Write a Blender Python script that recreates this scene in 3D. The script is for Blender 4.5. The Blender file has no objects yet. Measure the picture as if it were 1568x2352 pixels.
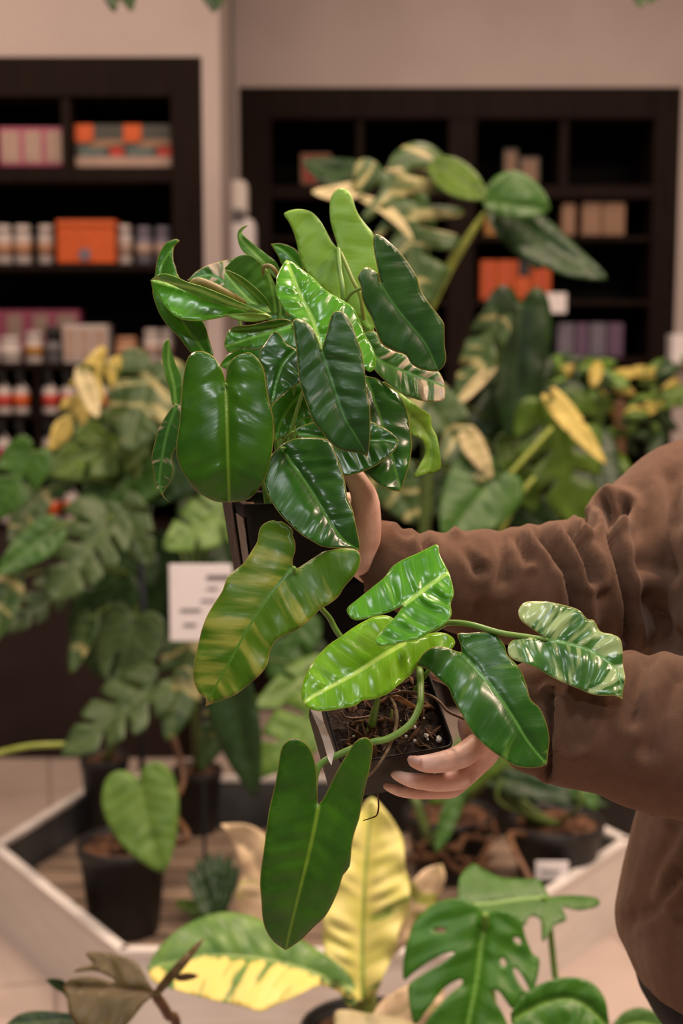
import bpy, bmesh, math, random
import numpy as np
from mathutils import Vector, Matrix, Quaternion, noise as mnoise
from mathutils.geometry import delaunay_2d_cdt

random.seed(7)
scene = bpy.context.scene
col = scene.collection
R = math.radians

# ------------------------------------------------------------------ camera, world, light, exposure
W, H = 1568, 2352
FPX = 50.0 / 36.0 * H
PITCH = R(7.7)
CAM_Z = 1.5
cam_data = bpy.data.cameras.new('camera')
cam_data.sensor_fit = 'VERTICAL'
cam_data.sensor_height = 36.0
cam_data.sensor_width = 24.0
cam_data.lens = 50.0
cam_data.dof.use_dof = True
cam_data.dof.focus_distance = 1.20
cam_data.dof.aperture_fstop = 4.1
cam_data.dof.aperture_blades = 7
cam_data.clip_start = 0.05
cam = bpy.data.objects.new('camera', cam_data)
cam.location = (0, 0, CAM_Z)
cam.rotation_euler = (R(90) - PITCH, 0, 0)
col.objects.link(cam)
scene.camera = cam

world = bpy.data.worlds.new('world')
scene.world = world
world.use_nodes = True
world.node_tree.nodes['Background'].inputs[0].default_value = (1.0, 0.9, 0.82, 1)
world.node_tree.nodes['Background'].inputs[1].default_value = 0.03

scene.view_settings.view_transform = 'Standard'
scene.view_settings.look = 'None'
scene.view_settings.gamma = 1.0
scene.view_settings.exposure = 0.0
scene.view_settings.use_curve_mapping = False


def area_light(name, loc, size, power, color, aim=(0, 0, -1)):
    l = bpy.data.lights.new(name, 'AREA')
    l.shape = 'RECTANGLE'
    l.size, l.size_y = size
    l.energy = power
    l.color = color
    o = bpy.data.objects.new(name, l)
    o.location = loc
    o.rotation_euler = Vector(aim).to_track_quat('-Z', 'Y').to_euler()
    col.objects.link(o)
    return o


WARM = (1.0, 0.74, 0.57)
COOL = (0.93, 0.96, 1.0)
CEIL = 3.3
for (x, y, p, c) in [(-0.7, 0.7, 10, COOL), (0.5, 0.3, 12, COOL), (-0.4, -0.9, 20, COOL),
                     (1.5, 2.3, 62, WARM), (0.3, 2.2, 40, WARM), (-1.5, 2.4, 34, WARM),
                     (0.7, 3.9, 16, WARM), (-1.3, 3.9, 18, WARM), (1.7, 0.8, 44, WARM)]:
    area_light('ceiling_lamp', (x, y, CEIL - 0.04), (0.50, 0.22), p, c)


def sl(r, g, b):
    def f(c):
        c /= 255.0
        return c / 12.92 if c <= 0.04045 else ((c + 0.055) / 1.055) ** 2.4
    return (f(r), f(g), f(b), 1.0)


# ------------------------------------------------------------------ projection helpers (a ray of the photo to a place in the room)
CP, SP = math.cos(PITCH), math.sin(PITCH)


def ray(px, py):
    a, b = (px - W / 2) / FPX, -(py - H / 2) / FPX
    return Vector((a, CP + b * SP, -SP + b * CP))


CAM = Vector((0, 0, CAM_Z))


def P(px, py, d):
    return CAM + ray(px, py) * d


def PY(px, py, y):
    r = ray(px, py)
    return CAM + r * (y / r.y)


def PZ(px, py, z):
    r = ray(px, py)
    return CAM + r * ((z - CAM_Z) / r.z)


def depth_of(v):
    return (v - CAM).dot(Vector((0, CP, -SP)))


def cv(pts, ox, oy, s):
    return [(ox + p[0] / s, oy + p[1] / s) for p in pts]


def A_(pts): return cv(pts, 330, 400, 2.1776)
def B_(pts): return cv(pts, 420, 1180, 2.3758)
def C_(pts): return cv(pts, 780, 1220, 2.3059)
def D_(pts): return cv(pts, 700, 1500, 3.4844)
def F_(pts): return cv(pts, 0, 1700, 2.0632)


# ------------------------------------------------------------------ materials
def new_mat(name):
    m = bpy.data.materials.new(name)
    m.use_nodes = True
    nt = m.node_tree
    return m, nt, nt.nodes['Principled BSDF']


def N(nt, typ, **kw):
    n = nt.nodes.new(typ)
    for k, v in kw.items():
        setattr(n, k, v)
    return n


def math_node(nt, op, a, b=None, clamp=False):
    n = nt.nodes.new('ShaderNodeMath')
    n.operation = op
    n.use_clamp = clamp
    for i, v in enumerate([a, b]):
        if v is None:
            continue
        if isinstance(v, (int, float)):
            n.inputs[i].default_value = v
        else:
            nt.links.new(v, n.inputs[i])
    return n.outputs[0]


def mix_node(nt, fac, a, b):
    n = nt.nodes.new('ShaderNodeMix')
    n.data_type = 'RGBA'
    for sock, v in ((n.inputs[0], fac), (n.inputs[6], a), (n.inputs[7], b)):
        if isinstance(v, (int, float, tuple)):
            sock.default_value = v
        else:
            nt.links.new(v, sock)
    return n.outputs[2]


def smooth_step(nt, v, lo, hi):
    n = nt.nodes.new('ShaderNodeMapRange')
    n.interpolation_type = 'SMOOTHSTEP'
    nt.links.new(v, n.inputs[0])
    n.inputs[1].default_value = lo
    n.inputs[2].default_value = hi
    return n.outputs[0]


def plain(name, c1, c2=None, rough=0.6, scale=20.0, bump=0.0, bscale=None, spec=0.5, stretch=(1, 1, 1), metal=0.0, sheen=0.0, sss=0.0):
    """noise between two colours, optional bump"""
    m, nt, b = new_mat(name)
    c2 = c2 or tuple(min(1, v * 1.25) for v in c1[:3]) + (1.0,)
    tc = N(nt, 'ShaderNodeTexCoord')
    mp = N(nt, 'ShaderNodeMapping')
    mp.inputs['Scale'].default_value = stretch
    nt.links.new(tc.outputs['Object'], mp.inputs[0])
    no = N(nt, 'ShaderNodeTexNoise')
    no.inputs['Scale'].default_value = scale
    no.inputs['Detail'].default_value = 5
    nt.links.new(mp.outputs[0], no.inputs['Vector'])
    f = smooth_step(nt, no.outputs[0], 0.3, 0.7)
    nt.links.new(mix_node(nt, f, c1, c2), b.inputs['Base Color'])
    b.inputs['Roughness'].default_value = rough
    b.inputs['Specular IOR Level'].default_value = spec
    b.inputs['Metallic'].default_value = metal
    if sheen:
        b.inputs['Sheen Weight'].default_value = sheen
        b.inputs['Sheen Roughness'].default_value = 0.5
        b.inputs['Sheen Tint'].default_value = (0.8, 0.62, 0.5, 1)
    if sss:
        b.inputs['Subsurface Weight'].default_value = sss
        b.inputs['Subsurface Radius'].default_value = (0.012, 0.004, 0.002)
        b.inputs['Subsurface Scale'].default_value = 0.5
    if bump:
        n2 = N(nt, 'ShaderNodeTexNoise')
        n2.inputs['Scale'].default_value = bscale or scale * 4
        n2.inputs['Detail'].default_value = 4
        nt.links.new(mp.outputs[0], n2.inputs['Vector'])
        bp = N(nt, 'ShaderNodeBump')
        bp.inputs['Strength'].default_value = bump
        bp.inputs['Distance'].default_value = 0.003
        nt.links.new(n2.outputs[0], bp.inputs['Height'])
        nt.links.new(bp.outputs[0], b.inputs['Normal'])
    return m


def leaf_mat(name, dark, light, vein, rim=None, var=None, var_amt=0.0, var_side=0.0, rough=0.28, qs=0.012, slant=0.5,
             lat=0.25, mid_w=0.0010, band=0.0, coat=0.0, vscale=1.0, spec=0.32, vsoft=0.09):
    """leaf surface from the leaf's own coordinates: x across the midrib, y along it, z distance to the edge (metres)"""
    m, nt, b = new_mat(name)
    at = N(nt, 'ShaderNodeAttribute', attribute_name='leaf')
    sep = N(nt, 'ShaderNodeSeparateXYZ')
    nt.links.new(at.outputs['Vector'], sep.inputs[0])
    s, t, e = sep.outputs
    a = math_node(nt, 'ABSOLUTE', s)
    ph = math_node(nt, 'SUBTRACT', t, math_node(nt, 'MULTIPLY', a, slant))
    tc = N(nt, 'ShaderNodeTexCoord')
    no = N(nt, 'ShaderNodeTexNoise')
    no.inputs['Scale'].default_value = 28.0
    no.inputs['Detail'].default_value = 3
    nt.links.new(tc.outputs['Object'], no.inputs['Vector'])
    c = mix_node(nt, smooth_step(nt, no.outputs[0], 0.35, 0.65), dark, light)
    # stretched noise along the side veins
    comb = N(nt, 'ShaderNodeCombineXYZ')
    nt.links.new(math_node(nt, 'MULTIPLY', ph, 95.0 * vscale), comb.inputs[0])
    nt.links.new(math_node(nt, 'MULTIPLY', s, 20.0 * vscale), comb.inputs[1])
    oi = N(nt, 'ShaderNodeObjectInfo')
    nt.links.new(math_node(nt, 'MULTIPLY', oi.outputs['Random'], 40.0), comb.inputs[2])
    vn = N(nt, 'ShaderNodeTexNoise')
    vn.inputs['Scale'].default_value = 1.0
    vn.inputs['Detail'].default_value = 3.5
    nt.links.new(comb.outputs[0], vn.inputs['Vector'])
    if band:
        c = mix_node(nt, math_node(nt, 'MULTIPLY', smooth_step(nt, vn.outputs[0], 0.45, 0.62), band), c, tuple(x * 1.9 for x in light[:3]) + (1,))
    if var and (var_amt or var_side):
        v = vn.outputs[0]
        if var_side:
            v = math_node(nt, 'ADD', v, math_node(nt, 'MULTIPLY', smooth_step(nt, s, -0.012, 0.012), var_side))
        th = 0.72 - 0.4 * var_amt
        c = mix_node(nt, smooth_step(nt, v, th - (vsoft - 0.09) / 2, th + (vsoft + 0.09) / 2), c, var)
    # side veins
    w = math_node(nt, 'SINE', math_node(nt, 'MULTIPLY', ph, 2 * math.pi / qs))
    c = mix_node(nt, math_node(nt, 'MULTIPLY', smooth_step(nt, w, 0.93, 1.0), lat), c, vein)
    # midrib
    wid = math_node(nt, 'SUBTRACT', a, math_node(nt, 'MULTIPLY', t, -0.006))
    c = mix_node(nt, smooth_step(nt, wid, mid_w * 1.9 + 0.0004, mid_w * 0.7), c, vein) if False else c
    mr = nt.nodes.new('ShaderNodeMapRange')
    mr.interpolation_type = 'SMOOTHSTEP'
    nt.links.new(wid, mr.inputs[0])
    mr.inputs[1].default_value = mid_w * 0.7
    mr.inputs[2].default_value = mid_w * 1.9 + 0.0003
    mr.inputs[3].default_value = 1.0
    mr.inputs[4].default_value = 0.0
    pos = smooth_step(nt, t, -0.002, 0.0005)
    c = mix_node(nt, math_node(nt, 'MULTIPLY', mr.outputs[0], pos), c, vein)
    if rim:
        er = nt.nodes.new('ShaderNodeMapRange')
        er.interpolation_type = 'SMOOTHSTEP'
        nt.links.new(e, er.inputs[0])
        er.inputs[1].default_value = 0.0001
        er.inputs[2].default_value = 0.0009
        er.inputs[3].default_value = 0.6
        er.inputs[4].default_value = 0.0
        c = mix_node(nt, er.outputs[0], c, rim)
    nt.links.new(c, b.inputs['Base Color'])
    rn = N(nt, 'ShaderNodeTexNoise')
    rn.inputs['Scale'].default_value = 120.0
    nt.links.new(tc.outputs['Object'], rn.inputs['Vector'])
    mr2 = nt.nodes.new('ShaderNodeMapRange')
    nt.links.new(rn.outputs[0], mr2.inputs[0])
    mr2.inputs[3].default_value = rough * 0.75
    mr2.inputs[4].default_value = rough * 1.3
    nt.links.new(mr2.outputs[0], b.inputs['Roughness'])
    b.inputs['Specular IOR Level'].default_value = spec
    b.inputs['Coat Weight'].default_value = coat * 0.5
    b.inputs['Coat Roughness'].default_value = 0.14
    # fine ridges following the side veins
    bp = N(nt, 'ShaderNodeBump')
    bp.inputs['Strength'].default_value = 0.22
    bp.inputs['Distance'].default_value = 0.0010
    bn = N(nt, 'ShaderNodeTexNoise')
    comb2 = N(nt, 'ShaderNodeCombineXYZ')
    nt.links.new(math_node(nt, 'MULTIPLY', ph, 260.0), comb2.inputs[0])
    nt.links.new(math_node(nt, 'MULTIPLY', s, 34.0), comb2.inputs[1])
    nt.links.new(comb2.outputs[0], bn.inputs['Vector'])
    bn.inputs['Scale'].default_value = 1.0
    bn.inputs['Detail'].default_value = 2.0
    nt.links.new(bn.outputs[0], bp.inputs['Height'])
    nt.links.new(bp.outputs[0], b.inputs['Normal'])
    return m


G = lambda r, g, b: (r, g, b, 1.0)
RIM = G(0.42, 0.30, 0.08)
LM = {}
LM['dark'] = leaf_mat('leaf_dark_green', G(0.014, 0.070, 0.007), G(0.024, 0.115, 0.010), G(0.08, 0.24, 0.03), RIM, rough=0.25, coat=0.3, lat=0.06)
LM['grey'] = leaf_mat('leaf_deep_green', G(0.014, 0.064, 0.010), G(0.025, 0.092, 0.013), G(0.05, 0.165, 0.03), RIM, mid_w=0.0007, var=G(0.20, 0.22, 0.13), var_amt=0.10, rough=0.34, lat=0.06)
LM['big'] = leaf_mat('leaf_rich_green', G(0.024, 0.105, 0.004), G(0.042, 0.150, 0.005), G(0.16, 0.30, 0.02), RIM, rough=0.25, coat=0.25, lat=0.05, mid_w=0.0011)
LM['bright'] = leaf_mat('leaf_bright_green', G(0.055, 0.24, 0.008), G(0.085, 0.31, 0.014), G(0.32, 0.58, 0.09), G(0.3, 0.42, 0.07), rough=0.23, coat=0.3, lat=0.12, var=G(0.42, 0.5, 0.2), var_amt=0.05, mid_w=0.0013)
LM['lime'] = leaf_mat('leaf_lime_green', G(0.12, 0.33, 0.008), G(0.17, 0.41, 0.014), G(0.45, 0.68, 0.12), G(0.4, 0.42, 0.07), rough=0.23, coat=0.3, lat=0.14, mid_w=0.0013)
LM['mid'] = leaf_mat('leaf_mid_green', G(0.034, 0.155, 0.008), G(0.05, 0.20, 0.012), G(0.14, 0.36, 0.045), RIM, rough=0.27, coat=0.2, lat=0.08)
LM['under'] = leaf_mat('leaf_underside', G(0.16, 0.33, 0.025), G(0.21, 0.40, 0.032), G(0.26, 0.48, 0.08), G(0.22, 0.3, 0.06), rough=0.42, lat=0.14)
LM['under2'] = leaf_mat('leaf_underside_dark', G(0.06, 0.19, 0.020), G(0.085, 0.24, 0.024), G(0.2, 0.4, 0.07), G(0.22, 0.3, 0.06), rough=0.42, lat=0.14)
LM['silver'] = leaf_mat('leaf_silver_streaked', G(0.03, 0.12, 0.015), G(0.05, 0.16, 0.022), G(0.1, 0.28, 0.05), RIM, var=G(0.50, 0.40, 0.27), var_amt=0.50, rough=0.3)
LM['banded'] = leaf_mat('leaf_yellow_banded', G(0.055, 0.150, 0.006), G(0.085, 0.185, 0.008), G(0.09, 0.22, 0.02), G(0.45, 0.3, 0.12), var=G(0.30, 0.33, 0.05), var_amt=0.30, var_side=0.10, vsoft=0.24, spec=0.2, rough=0.33, lat=0.05, coat=0.1, vscale=0.75)
LM['marble'] = leaf_mat('leaf_marbled', G(0.022, 0.095, 0.014), G(0.05, 0.17, 0.028), G(0.16, 0.36, 0.10), RIM, var=G(0.32, 0.44, 0.18), var_amt=0.64, rough=0.22, coat=0.3, lat=0.06, vscale=0.7)
LM['streak'] = leaf_mat('leaf_dark_streaked', G(0.020, 0.095, 0.009), G(0.032, 0.135, 0.012), G(0.11, 0.30, 0.05), RIM, var=G(0.14, 0.30, 0.04), var_amt=0.26, rough=0.27, coat=0.2, lat=0.08, vscale=0.5)
# plants further back
LM['bk_dark'] = leaf_mat('back_leaf_dark', G(0.0093, 0.0297, 0.0067), G(0.0155, 0.0462, 0.0101), G(0.0372, 0.0858, 0.0168), rough=0.4)
LM['bk_green'] = leaf_mat('back_leaf_green', G(0.0279, 0.0858, 0.0112), G(0.0403, 0.1122, 0.0157), G(0.0868, 0.1848, 0.0336), rough=0.4)
LM['bk_grey'] = leaf_mat('back_leaf_greygreen', G(0.0403, 0.0759, 0.0252), G(0.0620, 0.1056, 0.0364), G(0.1116, 0.1650, 0.0560), rough=0.42)
LM['bk_var'] = leaf_mat('back_leaf_variegated', G(0.0279, 0.0660, 0.0168), G(0.0434, 0.0858, 0.0224), G(0.1240, 0.1716, 0.0560), var=G(0.3100, 0.2904, 0.1232), var_amt=0.48, rough=0.42, vscale=0.35)
LM['bk_cream'] = leaf_mat('back_leaf_cream', G(0.3910, 0.3400, 0.1700), G(0.4760, 0.4080, 0.2295), G(0.2975, 0.3230, 0.1190), rough=0.45)
LM['bk_yellow'] = leaf_mat('back_leaf_yellow', G(0.3570, 0.2890, 0.0595), G(0.4675, 0.3740, 0.1020), G(0.3400, 0.3060, 0.0850), var=G(0.0595, 0.1190, 0.0170), var_amt=0.3, rough=0.45, vscale=0.4)
LM['bk_olive'] = leaf_mat('back_leaf_olive', G(0.0465, 0.0990, 0.0067), G(0.0682, 0.1320, 0.0112), G(0.1240, 0.1980, 0.0336), rough=0.4)
LM['bk_light'] = leaf_mat('back_leaf_light', G(0.0744, 0.1584, 0.0252), G(0.1054, 0.2046, 0.0336), G(0.1736, 0.2640, 0.0672), rough=0.42)
LM['nest'] = leaf_mat('nest_leaf_cream', G(0.60, 0.58, 0.15), G(0.72, 0.66, 0.24), G(0.30, 0.40, 0.07), var=G(0.13, 0.25, 0.03), var_amt=0.22, rough=0.4, vscale=0.35, mid_w=0.003)
LM['nest_half'] = leaf_mat('nest_leaf_half', G(0.07, 0.17, 0.03), G(0.13, 0.25, 0.05), G(0.3, 0.4, 0.12), var=G(0.74, 0.62, 0.17), var_amt=0.86, var_side=-0.34, rough=0.36, vscale=0.4, mid_w=0.002)
LM['nest_pink'] = leaf_mat('nest_leaf_pink', G(0.62, 0.46, 0.28), G(0.66, 0.5, 0.32), G(0.4, 0.4, 0.15), var=G(0.35, 0.38, 0.08), var_amt=0.42, rough=0.4, vscale=0.4)
LM['mon'] = leaf_mat('split_leaf_green', G(0.030, 0.125, 0.008), G(0.042, 0.155, 0.011), G(0.13, 0.30, 0.04), rough=0.36, mid_w=0.0028)
LM['mon2'] = leaf_mat('split_leaf_grey', G(0.038, 0.115, 0.015), G(0.055, 0.145, 0.022), G(0.16, 0.3, 0.07), rough=0.42, mid_w=0.002)
LM['brown'] = leaf_mat('brown_leaf', G(0.085, 0.065, 0.022), G(0.12, 0.09, 0.035), G(0.16, 0.09, 0.04), rough=0.38)

MT = {}
MT['petiole'] = plain('petiole_green', G(0.13, 0.27, 0.04), G(0.19, 0.35, 0.06), rough=0.35, scale=60)
MT['petiole_yellow'] = plain('petiole_yellow', G(0.22, 0.3, 0.04), G(0.3, 0.36, 0.07), rough=0.4, scale=60)
MT['petiole_brown'] = plain('petiole_brown', G(0.22, 0.17, 0.05), G(0.3, 0.24, 0.08), rough=0.45, scale=60)
MT['stem_back'] = plain('stem_back', G(0.07, 0.12, 0.025), G(0.1, 0.16, 0.03), rough=0.5, scale=40)
MT['stem_brown'] = plain('stem_brown', G(0.11, 0.05, 0.025), G(0.16, 0.08, 0.035), rough=0.5, scale=40)
MT['dry'] = plain('dry_stalk', G(0.30, 0.22, 0.12), G(0.16, 0.10, 0.05), rough=0.7, scale=180)
MT['dry_orange'] = plain('dry_sheath', G(0.30, 0.15, 0.05), G(0.2, 0.09, 0.03), rough=0.6, scale=120)
MT['vine_brown'] = plain('vine_brown', G(0.10, 0.05, 0.025), G(0.16, 0.08, 0.04), rough=0.5, scale=120)
MT['pot'] = plain('black_pot_plastic', G(0.007, 0.0052, 0.0046), G(0.012, 0.0085, 0.0072), rough=0.45, spec=0.2, scale=30, bump=0.08, stretch=(1, 1, 3))
MT['pot_back'] = plain('black_nursery_pot', G(0.011, 0.011, 0.012), G(0.02, 0.02, 0.021), rough=0.55, scale=20)
MT['soil'] = plain('bark_soil', G(0.018, 0.010, 0.006), G(0.05, 0.024, 0.012), rough=0.9, scale=160, bump=0.9, bscale=420)
MT['bark'] = plain('bark_chips', G(0.06, 0.028, 0.012), G(0.15, 0.065, 0.025), rough=0.85, scale=140, bump=0.6, stretch=(1, 1, 0.3))
MT['perlite'] = plain('perlite', G(0.7, 0.68, 0.62), G(0.85, 0.83, 0.78), rough=0.9, scale=300, bump=0.5)
MT['mulch'] = plain('mulch_brown', G(0.06, 0.025, 0.012), G(0.16, 0.075, 0.035), rough=0.9, scale=45, bump=0.8)
MT['tag_white'] = plain('tag_white', G(0.62, 0.52, 0.45), G(0.7, 0.6, 0.52), rough=0.5, scale=90)
MT['tag_grey'] = plain('pot_sticker', G(0.26, 0.21, 0.19), G(0.34, 0.28, 0.25), rough=0.4, scale=90)
MT['tag_bark'] = plain('bark_sleeve', G(0.02, 0.012, 0.01), G(0.11, 0.07, 0.055), rough=0.9, scale=110, bump=0.7, stretch=(1, 1, 0.5))
MT['ink'] = plain('dark_ink', G(0.06, 0.06, 0.07), rough=0.6)
MT['card'] = plain('white_card', G(0.74, 0.72, 0.74), G(0.80, 0.78, 0.80), rough=0.45, scale=5)
MT['stake'] = plain('blue_stake', G(0.010, 0.017, 0.022), G(0.016, 0.025, 0.033), rough=0.5)
MT['skin'] = plain('skin', G(0.78, 0.46, 0.37), G(0.88, 0.58, 0.48), rough=0.48, scale=55, bump=0.12, bscale=320, sss=0.12)
MT['nail'] = plain('fingernail', G(0.62, 0.34, 0.27), G(0.68, 0.42, 0.34), rough=0.3, scale=90)
MT['sweater'] = plain('brown_fleece', G(0.112, 0.061, 0.038), G(0.132, 0.073, 0.046), rough=0.95, scale=90, bump=0.25, bscale=900, spec=0.1, sheen=0.25)
MT['trousers'] = plain('black_trousers', G(0.012, 0.012, 0.014), G(0.02, 0.02, 0.022), rough=0.9, scale=60)
MT['hair'] = plain('brown_hair', G(0.05, 0.025, 0.012), G(0.09, 0.045, 0.02), rough=0.5, scale=60, stretch=(6, 6, 1))
MT['shoe'] = plain('shoe_leather', G(0.03, 0.02, 0.015), rough=0.5)
MT['wall'] = plain('painted_wall', sl(166, 155, 152), sl(172, 161, 158), rough=0.9, scale=3, bump=0.03, bscale=200)
MT['ceiling'] = plain('ceiling_paint', G(0.6, 0.58, 0.56), rough=0.95, scale=4)
MT['wood'] = plain('dark_cabinet_wood', G(0.0075, 0.0042, 0.0032), G(0.012, 0.0065, 0.0048), rough=0.6, scale=6, spec=0.08, stretch=(12, 12, 1))
MT['panel'] = plain('dark_back_panel', G(0.006, 0.0052, 0.0052), G(0.0085, 0.0075, 0.0075), rough=0.85, scale=6, spec=0.06)
MT['plinth'] = plain('dark_plinth', G(0.022, 0.0145, 0.0135), G(0.028, 0.0185, 0.0175), rough=0.7, scale=5, spec=0.12)
MT['white_board'] = plain('white_board', G(0.70, 0.66, 0.62), G(0.76, 0.72, 0.68), rough=0.6, scale=7, stretch=(1, 1, 8))
MT['slat'] = plain('weathered_slat', G(0.20, 0.14, 0.10), G(0.34, 0.25, 0.18), rough=0.8, scale=12, bump=0.25, stretch=(1, 14, 14))
MT['zinc'] = plain('grey_liner', G(0.055, 0.058, 0.062), G(0.085, 0.088, 0.092), rough=0.6, scale=9)


def tile_floor():
    m, nt, b = new_mat('beige_floor_tiles')
    tc = N(nt, 'ShaderNodeTexCoord')
    mp = N(nt, 'ShaderNodeMapping')
    mp.inputs['Rotation'].default_value = (0, 0, R(-12))
    nt.links.new(tc.outputs['Object'], mp.inputs[0])
    br = N(nt, 'ShaderNodeTexBrick')
    br.offset = 0.0
    br.inputs['Color1'].default_value = G(0.50, 0.41, 0.36)
    br.inputs['Color2'].default_value = G(0.54, 0.44, 0.385)
    br.inputs['Mortar'].default_value = G(0.32, 0.25, 0.21)
    br.inputs['Scale'].default_value = 1.0
    br.inputs['Mortar Size'].default_value = 0.006
    br.inputs['Brick Width'].default_value = 0.45
    br.inputs['Row Height'].default_value = 0.45
    nt.links.new(mp.outputs[0], br.inputs['Vector'])
    no = N(nt, 'ShaderNodeTexNoise')
    no.inputs['Scale'].default_value = 2.2
    no.inputs['Detail'].default_value = 6
    nt.links.new(tc.outputs['Object'], no.inputs['Vector'])
    f = math_node(nt, 'MULTIPLY', smooth_step(nt, no.outputs[0], 0.4, 0.7), 0.25)
    nt.links.new(mix_node(nt, f, br.outputs['Color'], G(0.42, 0.35, 0.31)), b.inputs['Base Color'])
    b.inputs['Roughness'].default_value = 0.38
    return m


MT['floor'] = tile_floor()


# ------------------------------------------------------------------ object helpers
def tag(o, label=None, cat=None, group=None, kind=None):
    if label: o['label'] = label
    if cat: o['category'] = cat
    if group: o['group'] = group
    if kind: o['kind'] = kind
    return o


def thing(name, label, cat, loc=(0, 0, 0), group=None):
    o = bpy.data.objects.new(name, None)
    o.empty_display_size = 0.05
    o.location = loc
    col.objects.link(o)
    return tag(o, label, cat, group)


def link(name, me, mats, parent=None, smooth=True, label=None, kind=None):
    """one mesh object whose vertices are in world space; re-based on its parent"""
    o = bpy.data.objects.new(name, me)
    col.objects.link(o)
    for m in (mats if isinstance(mats, (list, tuple)) else [mats]):
        me.materials.append(m)
    if smooth:
        me.polygons.foreach_set('use_smooth', [True] * len(me.polygons))
    if parent is not None:
        o.parent = parent
        off = Vector(parent.location)
        p = parent.parent
        while p is not None:
            off += Vector(p.location)
            p = p.parent
        me.transform(Matrix.Translation(-off))
    if label: o['label'] = label
    if kind: o['kind'] = kind
    me.update()
    return o


def recentre(o):
    """move a top-level mesh's origin to the middle of its base"""
    me = o.data
    co = np.array([v.co[:] for v in me.vertices])
    c = Vector(((co[:, 0].min() + co[:, 0].max()) / 2, (co[:, 1].min() + co[:, 1].max()) / 2, co[:, 2].min()))
    me.transform(Matrix.Translation(-c))
    o.location = c
    return o


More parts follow.
